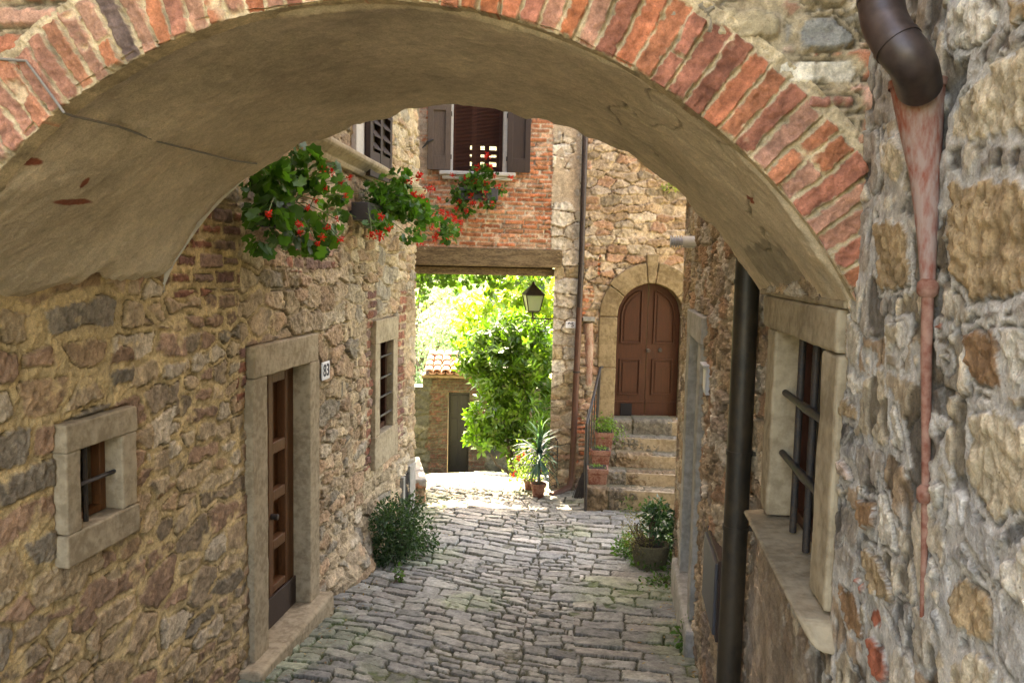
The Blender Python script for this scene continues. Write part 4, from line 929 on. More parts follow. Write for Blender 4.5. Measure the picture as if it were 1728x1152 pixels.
# swan-neck at the top right feeding a terracotta gutter set into the wall
sw = [on_x(1484, -160, .50), on_x(1486, -60, .50), on_x(1486, 0, .50), on_x(1490, 36, .505), on_x(1512, 74, .52), on_x(1541, 106, .55), on_x(1551, 146, .59)]
def smooth(pts, n=40):
    pts = np.array(pts); k = np.r_[0, np.cumsum(np.linalg.norm(np.diff(pts, axis=0), axis=1))]; s = np.linspace(0, k[-1], n); Q = np.stack([np.interp(s, k, pts[:, i]) for i in range(3)], 1)
    for _ in range(5): Q[1:-1] = (Q[:-2] + 2 * Q[1:-1] + Q[2:]) / 4
    return Q
dp3 = thing('drainpipe', 'dark copper drainpipe elbow emptying into the terracotta gutter at upper right', 'drainpipe', sw[0])
SWN = smooth(sw); MB().tube(np.vstack([[SWN[0] + (0, 0, 2.2)], SWN]), .044, 28).build('pipe', M_COPPER, dp3, 0, True)
for k in (17, 27):
    tdir = SWN[k + 1] - SWN[k - 1]; tdir /= np.linalg.norm(tdir); MB().tube([SWN[k] - tdir * .006, SWN[k] + tdir * .006], .0462, 28).build('seam', M_COPPER, dp3, 0, True)
tg = thing('terracotta_gutter', 'tapering terracotta downpipe half buried in the grey mortared wall', 'gutter', on_x(1560, 400, .64))
g0 = [on_x(1549, 140, .605), on_x(1553, 200, .614), on_x(1561, 300, .626), on_x(1565, 400, .634), on_x(1566, 478, .638)]
MB().tube(g0, [.054, .045, .029, .020, .0145], 22, False).build('funnel', M_TERRAW, tg, 0, True)
t = MB(); t.tube([g0[0] + (0, 0, .004), g0[0] - (0, 0, .012)], [.058, .057], 22, False); t.build('rim', M_TERRA, tg, 0, True)
g1 = [on_x(1566, 482, .636), on_x(1563, 600, .639), on_x(1563, 720, .642), on_x(1562, 836, .644)]
MB().tube(g1, [.0125, .011, .0095, .008], 16).build('pipe', M_TERRA, tg, 0, True)
g2 = [on_x(1562, 836, .644), on_x(1560, 930, .646), on_x(1556, 1040, .648)]
MB().tube(g2, [.0085, .007, .005], 14).build('pipe', M_TERRA, tg, 0, True)
for p, r in ((on_x(1566, 485, .636), .021), (on_x(1561, 832, .642), .016)): MB().lathe(p, [(r * .7, -.02), (r, -.012), (r * 1.05, .0), (r, .010), (r * .6, .018)], 16).build('collar', M_TERRA, tg, 0, True)
# embedded old terracotta pipe beside the far drainpipe
ot = thing('terracotta_gutter', 'old terracotta downpipe sunk in the wall beside house number 95', 'gutter', fp(993, 560, .0))
q0, q1, q2 = fp(992, 545, -.01), fp(994, 580, -.015), fp(993, 650, -.02)
MB().tube([q0, q1], [.072, .062], 16).build('pipe', M_TERRAP, ot, 0, True); MB().tube([q1, q2], [.070, .052], 16).build('pipe', M_TERRAP, ot, 0, True)
FF.slab(MB(), *(sorted((fac(982, 540)[0], fac(1002, 540)[0]))), fac(992, 541)[1], fac(992, 537)[1] + .02, .0, .10).build('cap_stone', M_TRIMG, ot, .006)

def number_plate(label, text, P, ud, nd, wdt, hgt, dp=.014):
    o = thing('number_plate', label, 'house number', P); f = Frame(P, ud, nd)
    f.slab(MB(), -wdt / 2, wdt / 2, -hgt / 2, hgt / 2, .0, dp).build('plate', M_WHITE, o, .008, False, 3)
    cu = bpy.data.curves.new('numeral', 'FONT'); cu.body = text; cu.size = hgt * .92; cu.align_x = 'CENTER'; cu.align_y = 'CENTER'; cu.extrude = .0015; cu.offset = .0025; cu.space_character = 1.05
    tmp = bpy.data.objects.new('tmp', cu); COL.objects.link(tmp); bpy.context.view_layer.update()
    me = bpy.data.meshes.new_from_object(tmp.evaluated_get(bpy.context.evaluated_depsgraph_get())); bpy.data.objects.remove(tmp); me.materials.clear(); me.materials.append(M_INK); t = bpy.data.objects.new('numeral', me)
    zx = Vector(ud); zz = Vector(nd); zy = zz.cross(zx); mt = Matrix((zx, zy, zz)).transposed().to_4x4(); mt.translation = Vector(P) + zz * (dp + .0012)
    COL.objects.link(t); t.parent = o; t.matrix_parent_inverse = Matrix.Translation(-Vector(o.location)); t.matrix_basis = mt
    return o
pp = on_x(548, 625, XL + .05); number_plate('white house number plate 83 beside the stone door frame', '83', (XL + .05, pp[1], pp[2]), (0, 1, 0), (1, 0, 0), .17, .15)
pp = fp(963, 548, .035); number_plate('white house number plate 95 beside the red brown drainpipe', '95', pp, tuple(UD), tuple(ND), .15, .095)

bell = thing('intercom_box', 'small grey intercom box on the right wall beside the narrow doorway', 'intercom', on_x(1191, 640, .63))
yb = on_x(1190, 640, .62)[1]; zb = on_x(1190, 640, .62)[2]
FR.slab(MB(), yb - .10, yb + .10, zb - .10, zb + .10, .0, .035).build('housing', M_GREYP, bell, .008); FR.slab(MB(), yb - .065, yb + .065, zb - .07, zb + .07, .0352, .04).build('face_plate', M_PVC, bell, .003)
FR.slab(MB(), yb - .12, yb + .12, zb + .10, zb + .115, .0, .06).build('rain_hood', M_GREYP, bell, .003)
vent = thing('flue_pipe', 'short white flue pipe with slotted end sticking out of the right wall', 'vent', on_x(1165, 408, .6))
v0 = on_x(1158, 408, .56); 
t = MB().tube([(.70, v0[1], v0[2]), (.53, v0[1], v0[2])], .052, 20); t.build('pipe', M_PVC, vent, 0, True)
t = MB(); 
for k in range(5): x = .52 - .022 * k; t.tube([(x, v0[1], v0[2]), (x - .010, v0[1], v0[2])], .054, 20)
t.tube([(.53, v0[1], v0[2]), (.42, v0[1], v0[2])], .034, 16); t.build('slotted_cap', M_GREYP, vent, 0, True)
pn = thing('meter_panel', 'dark metal meter cover low on the right wall beside the thick drainpipe', 'panel', on_x(1203, 990, .6))
ya, yb = on_x(1195, 940, .63)[1], on_x(1209, 980, .63)[1]; y0, y1 = sorted((ya, yb)); zt0, zb0 = on_x(1200, 915, .63)[2], on_x(1203, 1050, .63)[2]
FR.slab(MB(), y0 - .1, y1 + .05, zb0, zt0 + .02, .0, .045).build('cover', M_PANEL, pn, .006); FR.slab(MB(), y0 - .13, y1 + .08, zb0 - .03, zt0 + .05, -.02, .028).build('frame', M_SHUT, pn, .004)
# cable on the arch
cab = [on_y(-60, 96, YF - .035), on_y(0, 100, YF - .04), on_y(44, 103, YF - .04), on_y(75, 145, YF - .042), on_y(108, 190, YF - .035)]
def soff(px, py):
    d = sight(px, py); Pg = np.stack([PFs[..., 0], Ys_, PFs[..., 1]], -1) - EY; dn = d / np.linalg.norm(d); q = Pg @ dn; r = np.linalg.norm(Pg - q[..., None] * dn, axis=-1); k = np.unravel_index(np.argmin(r), r.shape)
    return EY + Pg[k] * .993
s_, t_ = np.meshgrid(np.linspace(.3, 1, 260), np.linspace(0, 1, 120)); PFs = qat(QF, s_) * (1 - t_)[..., None] + qat(QB, s_) * t_[..., None]; Ys_ = YF + (YB - YF) * t_
cab += [soff(*p) for p in ((122, 197), (200, 213), (270, 238), (340, 256), (395, 272), (432, 277))]
ct = MB().tube(cab, .0045, 8).build('cable', M_CABLE, None, 0, True); tag(ct, 'thin grey cable running over the bricks and along the vault plaster', 'cable')
# thin dark drip pipe in the corner by the left shutter
dpt = MB().tube([fp(699, 120, .06), fp(699, 200, .06), fp(697, 300, .06)], .014, 8).build('conduit', M_IRON, None, 0, True); tag(dpt, 'thin dark conduit in the corner beside the grey brown window shutter', 'conduit')
# wall lantern
lz = on_y(900, 540, 11.95)
lant = thing('wall_lantern', 'black iron lantern on a scrolled bracket in the passage', 'lantern', lz)
lc = on_y(899, 525, 11.95); sc_ = 11.95 / FPX; X0, Y0, Z0 = lc
def pyr(mb, z0, z1, r0, r1, n=4, rot=math.pi / 4 + .35):
    V_ = [(X0 + r * math.cos(rot + k * 2 * math.pi / n), Y0 + r * math.sin(rot + k * 2 * math.pi / n), z) for r, z in ((r0, z0), (r1, z1)) for k in range(n)]
    return mb.add(V_, [(3, 2, 1, 0), (4, 5, 6, 7)] + [(k, (k + 1) % 4, 4 + (k + 1) % 4, 4 + k) for k in range(4)])
zt_l, zm_l, zb_l = on_y(899, 480, 11.95)[2], on_y(899, 497, 11.95)[2], on_y(899, 524, 11.95)[2]
pyr(MB(), zm_l, zt_l, .215, .03).build('hood', M_IRON, lant, .004)
t = MB(); rot = math.pi / 4 + .35
for k in range(4):
    a = rot + k * math.pi / 2; t.tube([(X0 + .12 * math.cos(a), Y0 + .12 * math.sin(a), zb_l), (X0 + .185 * math.cos(a), Y0 + .185 * math.sin(a), zm_l)], .009, 6)
pyr(t, zb_l - .02, zb_l, .105, .125); pyr(t, zm_l - .012, zm_l - .001, .19, .2)
t.build('cage', M_IRON, lant)
pyr(MB(), zb_l + .004, zm_l - .014, .112, .175).build('glass', M_GLASS, lant)
MB().tube([(X0, Y0, zb_l), (X0, Y0, zm_l - .03)], .016, 10).build('bulb', M_WHITE, lant, 0, True)
MB().lathe((X0, Y0, zt_l), [(.03, -.005), (.022, .01), (.028, .02), (.004, .045)], 12).build('finial', M_IRON, lant, 0, True)
t = MB(); jx = -.88; zbr = on_y(900, 537, 11.95)[2]
t.tube([(X0, Y0, zb_l), (X0, Y0, zbr)], .013, 8); t.tube([(X0 - .03, Y0, zbr), (jx + .1, Y0 - .02, zbr)], .011, 8)
def spiral(c, r, a0, a1, n=22): return [(c[0] + r * (1 - .7 * k / n) * math.cos(a0 + (a1 - a0) * k / n), c[1], c[2] + r * (1 - .7 * k / n) * math.sin(a0 + (a1 - a0) * k / n)) for k in range(n)]
t.tube(spiral((X0 + .05, Y0, zbr - .055), .055, 1.6, 8), .008, 6); t.tube(spiral((X0 + .20, Y0, zbr - .05), .05, 1.6, -5), .008, 6)
t.tube([(X0 + .05, Y0, zbr - .11), (X0 + .16, Y0, zbr - .13), (jx + .06, Y0, zbr - .16)], .008, 6)
t.build('bracket', M_IRON, lant, 0, True)

# handrails
rail = thing('handrail', 'dark iron handrail with thin posts on the left of the steps', 'handrail', on_ground(989, 858))
h0 = on_p(988, 858, (-.3, 10.38, 0), SN); pt0 = on_p(990, 716, (-.3, 10.38, 0), SN); pt1 = on_p(1013, 620, (-.3, 11.5, 0), SN); pb1 = on_p(1007, 712, (-.3, 11.5, 0), SN)
MB().tube([pt0 - (0, 0, .03), pt0, pt1, pt1 + (.03, .05, 0)], .019, 10).build('rail', M_IRON, rail, 0, True)
MB().tube([h0 - (0, 0, .03), pt0], .020, 10).build('post', M_IRON, rail, 0, True); MB().tube([pb1 - (0, 0, .1), pt1], .017, 10).build('post', M_IRON, rail, 0, True)
for k in range(1, 5):
    f = k / 5; a = pt0 + (pt1 - pt0) * f; MB().tube([a - (0, 0, .75 - .05 * k), a], .009, 8).build('baluster', M_IRON, rail, 0, True)
r2_ = thing('handrail', 'short grey metal handrail end beside the narrow doorway on the right of the steps', 'handrail', on_p(1152, 720, (.9, 11.3, 0), SN))
MB().tube([on_p(1143, 706, (.9, 11.45, 0), SN), on_p(1156, 724, (.9, 11.2, 0), SN), on_p(1156, 760, (.9, 11.2, 0), SN)], .016, 10).build('rail', M_GREYP, r2_, 0, True)
# broom leaning by the drainpipe
br = thing('broom', 'dark twig broom leaning on the wall beside the steps', 'broom', on_ground(976, 848))
b0 = fp(978, 850, .55); b1 = fp(985, 800, .38); b2_ = fp(992, 690, .16)
MB().tube([b1, b2_], .012, 8).build('handle', M_STRAW, br, 0, True)
P = []; t = MB()
for k in range(70):
    a, r = random.random() * 6.28, random.random() ** .5; e0 = b0 + np.array([math.cos(a) * r * .13, math.sin(a) * r * .06, random.random() * .06]); t.tube([b1 + np.array([math.cos(a) * .02, math.sin(a) * .02, .02]), (b1 + e0) / 2 + np.array([math.cos(a) * .02, 0, 0]), e0], .005, 4)
t.build('bristles', M_STRAW, br)
# stone bench at the corner
lb0, lb1 = on_ground(692, 838), on_ground(717, 850)
ben = thing('stone_bench', 'low rough stone bench wall at the end of the left house', 'bench', (-2.6, 10.8, 0))
xs_ = np.linspace(0, 1, 50); ztp = float(on_y(705, 806, 10.15)[2])
BO = np.array([-2.437, 10.19, 0]); bu = np.array([-.32, .947, 0]); bw = np.array([-.947, -.32, 0])       # along the bench, and into the wall
ztp = EYE - 2.775
def bench_face(name, org, ud, nd, L_, seed):
    U, V = np.meshgrid(np.array(steps(0, L_, .012)), np.array(steps(-.4, ztp, .012))); bi, e, ox, oy = rubble(U, V, .24, .11, seed); e = np.minimum(e, np.minimum(U, L_ - U) + .02).astype(f32)
    Hq, Cq = stonework(U, V, bi, e, ox, oy, seed + 1, [(.30, .20, .12), (.25, .17, .11), (.32, .15, .09)], (.22, .18, .11)); P = org + ud * U[..., None] + nd * Hq[..., None]; grid_mesh(name, P[..., 0], P[..., 1], V, Cq, M_STONE, ben)
bench_face('front_face', BO, bw, -bu, .6, 201); bench_face('side_face', BO, bu, -bw, 1.25, 203)
for a_, b_ in ((-.02, .46), (.47, 1.25)):
    P = [BO + bu * x + bw * y for x, y in ((a_, -.03), (b_, -.03), (b_, .6), (a_, .6))]; MB().hexa([p + Zv * (ztp - .09) for p in P] + [p + Zv * (ztp + .012) for p in P]).build('top_slab', M_TRIMG, ben, .02, False, 3)

# ================================================================== POTS AND PLANTS
G1, G2, GY = (.032, .090, .018), (.085, .20, .028), (.13, .24, .03)
def pot_round(o, c, r, h, mat=M_TERRA):
    MB().lathe(c, [(r * .66, 0), (r * .70, .005), (r * .93, h * .80), (r * 1.06, h * .80), (r * 1.08, h * .98), (r * 1.0, h), (r * .90, h * .97), (r * .86, h * .86)], 28).build('pot', mat, o, 0, True)
    MB().lathe((c[0], c[1], c[2] + h * .86), [(r * .88, 0), (r * .5, .012), (.01, .02)], 20).build('soil', M_SOIL, o, 0, True)
def pot_square(label, px0, px1, py0, py1, Y, plant=False):
    c0 = on_p(px0, py1, (0, Y, 0), SN); c1 = on_p(px1, py1, (0, Y, 0), SN); tp = on_p(px0, py0, (0, Y, 0), SN); W_ = float(np.linalg.norm(c1 - c0)); h = float(tp[2] - c0[2])
    c = (c0 + c1) / 2 - SN * W_ * .45; o = thing('square_planter', label, 'planter', c, 'terracotta planters on the steps'); f = Frame(c, SU, SN); a = W_ / 2
    t = MB(); b = a * .84; z = 0
    for (r0, z0, r1, z1) in ((b, 0, a * .95, h * .72), (a * 1.03, h * .725, a * 1.06, h)):
        t.hexa([f.p(-r0, z0, -r0), f.p(r0, z0, -r0), f.p(r0, z0, r0), f.p(-r0, z0, r0), f.p(-r1, z1, -r1), f.p(r1, z1, -r1), f.p(r1, z1, r1), f.p(-r1, z1, r1)])
    t.build('pot', M_TERRA, o, .008)
    t = MB(); f.slab(t, -a * .9, a * .9, h - .01, h + .006, -a * .9, a * .9); t.build('soil', M_SOIL, o, .004)
    n = 420 if plant else 90; P = np.array(c) + rng.normal(size=(n, 3)) * ((.11, .08, .07) if plant else (a * .35, a * .35, .008)) + (0, 0, h + (.08 if plant else .01))
    if plant: P[:, 0] += .05; k = P[:, 0] > c[0] + .12; P[k, 2] -= .12
    leaves('foliage', P, rdir(n, .5), rdir(n, 1.2), rng.uniform(.03, .06, n) * (1 if plant else .6), OVAL, lcol(n, (.10, .19, .03), (.20, .30, .06)), M_LEAF, o)
    return o
pot_square('lowest square terracotta planter, standing on the first step', 991, 1025, 791, 822, 10.62)
pot_square('middle square terracotta planter with bare soil on the second step', 997, 1029, 760, 791, 10.93)
pot_square('uppermost square terracotta planter, filled with bright green leaves', 1004, 1034, 730, 760, 11.22, True)

def blades(name, c, n, L, Wd, el, col_a, col_b, parent, mat=M_LEAFD):
    az = rng.random(n) * 6.283; ee = np.radians(rng.uniform(*el, n)); D = np.c_[np.cos(az) * np.cos(ee), np.sin(az) * np.cos(ee), np.sin(ee)]; Up = np.c_[-np.cos(az) * np.sin(ee), -np.sin(az) * np.sin(ee), np.cos(ee)]
    S = L * rng.uniform(.65, 1.05, n)
    V, F = BLADE; V = V.copy(); V[:, 0] *= Wd; V[:, 2] = np.array([0, 0, .07, .07, .05, .05, -.08, -.08, -.22])
    return leaves(name, np.array(c) + rng.normal(size=(n, 3)) * (.012, .012, .05), D, Up, S, (V, F), lcol(n, col_a, col_b), mat, parent)
pc1 = on_ground(908, 838); yc_ = thing('potted_plant', 'spiky blue green dracaena in a round terracotta pot at the passage corner', 'potted plant', pc1)
pot_round(yc_, pc1, .105, .20); ctop = pc1 + (0, 0, .17)
MB().tube([ctop, ctop + (.01, 0, .30), ctop + (-.005, .01, .50)], [.018, .016, .013], 8).build('stem', M_BARK, yc_, 0, True)
blades('foliage', ctop + (0, 0, .46), 70, .46, 1.0, (-35, 88), (.025, .062, .05), (.06, .12, .09), yc_); blades('foliage', ctop + (0, 0, .26), 44, .40, 1.0, (-40, 30), (.025, .062, .045), (.055, .11, .08), yc_)
blades('foliage', ctop + (0, 0, .62), 12, .42, .9, (70, 90), (.06, .14, .04), (.10, .20, .05), yc_)
pb_ = on_ground(893, 827); bg_ = thing('potted_plant', 'red flowering begonia in a small terracotta pot behind the dracaena', 'potted plant', pb_)
pot_round(bg_, pb_, .085, .16)
n = 520; P = pb_ + rng.normal(size=(n, 3)) * (.13, .10, .14) + (-.04, 0, .34)
leaves('foliage', P, rdir(n, -.1), rdir(n, 1.0), rng.uniform(.04, .075, n), OVAL, lcol(n, (.09, .17, .02), (.22, .33, .05)), M_LEAF, bg_)
flower_heads('flower_head', [pb_ + np.array(q) for q in ((-.16, -.10, .50), (-.08, -.10, .56), (-.23, -.08, .23), (-.25, -.06, .15), (-.20, -.09, .27), (.12, -.05, .6), (.2, 0, .3), (.02, -.1, .62), (-.14, -.11, .46))], .042, (.62, .03, .018), bg_)
ps = on_ground(852, 794); sp = thing('potted_plant', 'terracotta pot with arching pale spider plant leaves under the big bush', 'potted plant', ps)
s_ = float(np.linalg.norm(ps - EY)) / FPX
pot_round(sp, ps, 12.5 * s_, 24 * s_); blades('foliage', ps + (-.14 * s_ * 80, -.03, 24 * s_), 60, 30 * s_, .7, (0, 70), (.20, .28, .12), (.5, .55, .35), sp); blades('foliage', ps + (0, 0, 26 * s_), 60, 46 * s_, .8, (20, 85), (.05, .13, .03), (.12, .22, .05), sp)
# wire trellis by the corner
tr = thing('wire_trellis', 'black wire trellis standing behind the dracaena against the passage corner', 'trellis', on_ground(930, 822))
tb = fp(925, 822, .28); t = MB(); hw = .12
arcp = [tb + UD * hw * math.cos(a) + Zv * (.62 + .12 * math.sin(a)) for a in np.linspace(0, math.pi, 12)]
t.tube([tb + UD * hw] + arcp + [tb - UD * hw], .008, 6)
for k in range(-4, 8):
    a = np.clip(k * .09, 0, .62); t.tube([tb - UD * hw + Zv * max(0, k * .09), tb + UD * hw + Zv * min(.7, max(0, k * .09 + .26))], .004, 5); t.tube([tb + UD * hw + Zv * max(0, k * .09), tb - UD * hw + Zv * min(.7, max(0, k * .09 + .26))], .004, 5)
t.build('wires', M_IRON, tr, 0, True)

def bushy(name, label, cat, base, cents, n, size, ca, cb, tpl=OVAL, mat=M_LEAF, group=None, stems=6, upb=.6, fname='foliage', dark=.0, down=.0, shell=.55):
    """cents: list of (offset, radii, share)"""
    o = thing(name, label, cat, base, group); base = np.array(base, float); Ps = []; Ns = []
    tot = sum(c[2] for c in cents)
    for off, rad, sh in cents:
        k = int(n * sh / tot); d = rdir(k); r = rng.random((k, 1)) ** (1 - shell) ; r = np.clip(r, 0, 1) * (1 + .16 * fbm(d[:, 0] * 3 + off[0] * 9, d[:, 2] * 3 + off[2] * 5, 7, 3)[:, None])
        Ps.append(base + np.array(off) + d * r * np.array(rad)); Ns.append(d)
    P = np.concatenate(Ps); Nn = np.concatenate(Ns); k = len(P)
    dirs = Nn * .7 + rdir(k) * .7; dirs[:, 2] -= down
    nn = Nn * .4 + rdir(k, upb) * .8
    leaves(fname, P, dirs, nn, size * rng.uniform(.6, 1.25, k), tpl, lcol(k, ca, cb, .3), mat, o)
    if stems:
        t = MB()
        for i in range(stems):
            off, rad, sh = cents[i % len(cents)]; e_ = base + np.array(off) + rdir(1)[0] * np.array(rad) * .5; t.tube([base + rng.normal(size=3) * (.02, .02, 0), (base + e_) / 2 + rng.normal(size=3) * .04, e_], [.012, .009, .004], 6)
        t.build('stem', M_BARK, o, 0, True)
    return o
# shrub against the left wall in a stone trough
sb = on_x(672, 958, -2.22); sb = np.array([-2.20, 7.95, float(zg(-2.2, 7.95))])
sh = bushy('shrub', 'dense small leaved dark green shrub at the foot of the left wall', 'shrub', sb, [((0, .05, .34), (.26, .45, .30), 3), ((.10, .15, .22), (.26, .42, .26), 2), ((-.05, -.1, .45), (.18, .3, .2), 1), ((.0, -.15, .14), (.22, .3, .18), 1.2), ((.22, -.22, .30), (.10, .10, .12), .35), ((.12, .30, .52), (.09, .12, .12), .3), ((-.02, -.30, .50), (.08, .1, .13), .25), ((.30, .25, .12), (.10, .16, .10), .35)], 5200, .042, (.022, .050, .018), (.060, .105, .038), stems=14)
# trough on the right
tb = on_ground(1102, 944); tb = np.array([.39, 8.25, float(zg(.39, 8.25))])
tq = thing('stone_trough', 'half round weathered stone trough holding a rose bush by the right wall', 'trough', tb)
MB().lathe(tb, [(.135, -.05), (.155, .0), (.185, .18), (.20, .25), (.19, .265), (.155, .255), (.145, .2)], 26, 1, .8).build('basin', M_MOSSY, tq, 0, True)
MB().lathe(tb + (0, 0, .215), [(.15, 0), (.1, .02), (.01, .03)], 20, 1, .8).build('soil', M_SOIL, tq, 0, True)
bushy('rose_bush', 'dark green rose bush growing in the stone trough', 'shrub', tb + (0, 0, .22), [((.06, .05, .27), (.17, .16, .17), 3), ((.05, .1, .40), (.12, .12, .10), 1), ((.16, .05, .12), (.12, .14, .16), 1)], 620, .060, (.022, .055, .028), (.06, .12, .05), stems=8)
bushy('shrub', 'straggly yellow and pinkish plant on the left side of the stone trough', 'shrub', tb + (-.08, 0, .22), [((-.08, 0, .16), (.16, .14, .20), 3), ((-.04, -.08, .06), (.16, .1, .12), 2)], 620, .028, (.13, .14, .04), (.24, .16, .09), stems=16)
# weeds
def weed(label, px, py, rx, n, sz, cat='weed', ca=(.045, .11, .02), cb=(.11, .20, .04), h=.10):
    b = on_ground(px, py); return bushy('weed_tuft', label, cat, b, [((0, 0, h * .5), (rx, rx * .9, h), 1)], n, sz, ca, cb, stems=4, group='weeds along the foot of the walls', shell=.4)
weed('leafy weed tuft on the cobbles left of the stone trough', 1062, 938, .20, 520, .055, h=.16)
weed('low weeds in front of the stone trough', 1098, 958, .24, 560, .05, h=.10)
weed('spreading weeds between the stone trough and the narrow doorway', 1138, 944, .13, 520, .065, h=.30)
weed('sparse weeds on the cobbles before the narrow doorway', 1120, 988, .24, 260, .045, h=.05)
weed('weed tuft at the foot of the right wall below the meter cover', 1172, 1095, .15, 420, .06, h=.18)
weed('small weed growing at the foot of the thick drainpipe', 1245, 1150, .10, 60, .05, h=.10)
weed('small weed sprouting in front of the shrub on the left', 674, 982, .05, 60, .05, h=.12)
weed('weeds at the foot of the lowest stone step', 1070, 862, .30, 520, .055, h=.16)
weed('tiny weed under the lowest square planter', 1045, 862, .10, 60, .04, h=.05)
weed('small weeds at the foot of the stone bench', 700, 838, .10, 60, .05, h=.10)

n = 330; lx = np.where(rng.random(n) < .5, -2.38 + np.abs(rng.normal(size=n)) * .22, .60 - np.abs(rng.normal(size=n)) * .16); ly = rng.uniform(5.0, 11.0, n)
P = np.c_[lx, ly, zg(lx, ly) + .036]; D = rdir(n); D[:, 2] *= .15; Nl = rdir(n) * .25 + (0, 0, 1)
o = leaves('fallen_leaves', P, D, Nl, rng.uniform(.02, .045, n), OVAL, lcol(n, (.16, .08, .03), (.28, .20, .07), .3), M_LEAFD); o['kind'] = 'stuff'
# geraniums
def geranium(label, box_c, cents, n, sz, heads, group='geraniums hung on the walls', hr=.04, boxw=.5, boxd=(0, 1, 0), ca=G1, cb=G2, out=.1):
    o = bushy('geranium', label, 'geranium', box_c, cents, n, sz, ca, cb, LOBED, M_LEAF, group, 0, .5, 'foliage', 0, .25, .35)
    f = Frame(box_c, boxd, np.cross(boxd, [0, 0, 1])); 
    t = MB(); f.slab(t, -boxw / 2, boxw / 2, -.16, .0, -.09, .09); t.build('flower_box', M_PANEL, o, .01)
    flower_heads('flower_head', heads, hr, (.66, .035, .02), o, 26)
    t = MB()
    for h in heads: c = np.array(box_c) + rng.normal(size=3) * (.06, .12, .03); t.tube([c, (c + h) / 2 + (0, 0, .05), h], .0035, 5)
    t.build('stem', M_LEAFST, o, 0, True); return o
M_LEAFST = mat_plain('green_stem', (.10, .14, .04), .6, .2, 20, 0)
def hp(lst, fn): return [fn(*q) for q in lst]
X1 = -1.97
g1 = on_x(480, 345, -2.25)
def gx_(px, py, X=X1): return on_x(px, py, X)
c_ = [((gx_(px, py, x) - np.array(g1)), r, s) for px, py, x, r, s in ((455, 300, -2.20, (.16, .22, .13), 3), (465, 360, -2.18, (.15, .24, .15), 3.4), (515, 400, -2.14, (.12, .20, .12), 1.8), (520, 300, -2.10, (.12, .16, .12), 1.7), (555, 355, -2.10, (.09, .22, .16), 1.0), (500, 265, -2.12, (.09, .14, .06), .8), (540, 420, -2.15, (.05, .1, .07), .4), (440, 410, -2.2, (.10, .10, .06), .7))]
geranium('large dark geranium with big lobed leaves on the left wall just beyond the arch', g1, c_ + [((gx_(570, 330, -2.05) - np.array(g1)), (.05, .22, .16), .5), ((gx_(555, 290, -2.05) - np.array(g1)), (.05, .2, .10), .4), ((gx_(560, 400, -2.08) - np.array(g1)), (.05, .15, .10), .35)], 380, .092, hp(((545, 285), (575, 308), (505, 380), (505, 392), (543, 400), (536, 412), (575, 404), (533, 338), (568, 370), (452, 362), (548, 318), (560, 292), (520, 352), (583, 330), (552, 384), (590, 300)), gx_), hr=.028, boxw=.4)
g2 = on_x(622, 345, -2.36)
def gx2(px, py, X=-2.0): return on_x(px, py, X)
c_ = [((on_x(px, py, x) - np.array(g2)), r, s) for px, py, x, r, s in ((645, 335, -2.25, (.14, .3, .17), 3), (680, 345, -2.12, (.16, .3, .17), 3.2), (715, 360, -2.0, (.14, .3, .13), 2.0), (755, 390, -1.9, (.12, .25, .10), 1.2), (670, 300, -2.1, (.12, .2, .08), .7), (640, 375, -2.2, (.12, .2, .08), .9), (690, 395, -2.0, (.1, .2, .06), .5))]
geranium('wide trailing geranium in a dark box on the left wall beneath the string course', g2, c_, 560, .075, hp(((706, 298), (699, 330), (712, 330), (644, 366), (628, 398), (640, 397), (740, 336), (766, 370), (758, 385), (748, 372), (727, 384), (741, 393), (752, 406), (775, 376), (690, 306), (728, 318), (770, 393), (708, 410), (718, 345), (731, 362), (745, 358), (757, 362), (735, 400), (762, 398), (720, 318), (655, 385), (776, 388), (748, 410)), gx2), hr=.046, boxw=.6)
g3c = fp(806, 318, .22)
def fq(px, py): return fp(px, py, .34)
c_ = [((fp(px, py, d_) - np.array(g3c)), r, s) for px, py, d_, r, s in ((800, 312, .26, (.26, .14, .13), 3.5), (775, 330, .28, (.14, .12, .13), 1.8), (822, 338, .28, (.10, .1, .12), 1), (815, 292, .26, (.18, .1, .09), 1.4), (785, 355, .28, (.16, .08, .07), .7), (845, 318, .26, (.10, .08, .05), .4))]
geranium('geranium with red flowers hanging under the far window sill', g3c, c_, 460, .068, hp(((822, 263), (806, 283), (827, 281), (764, 296), (835, 297), (801, 308), (793, 328), (816, 325), (818, 334), (769, 351), (767, 366), (779, 374), (788, 357), (830, 343), (862, 300), (812, 345), (775, 340), (840, 315), (797, 342), (785, 300), (820, 310)), fq), hr=.05, boxw=.55, boxd=tuple(UD))

# small pink bloom on the far wall, high right
bushy('wall_plant', 'small yellow green plant sprouting high on the far wall above the arched door', 'plant', fp(1132, 316, .05), [((0, 0, 0), (.14, .06, .05), 1)], 70, .06, (.25, .32, .08), (.4, .42, .12), stems=2)

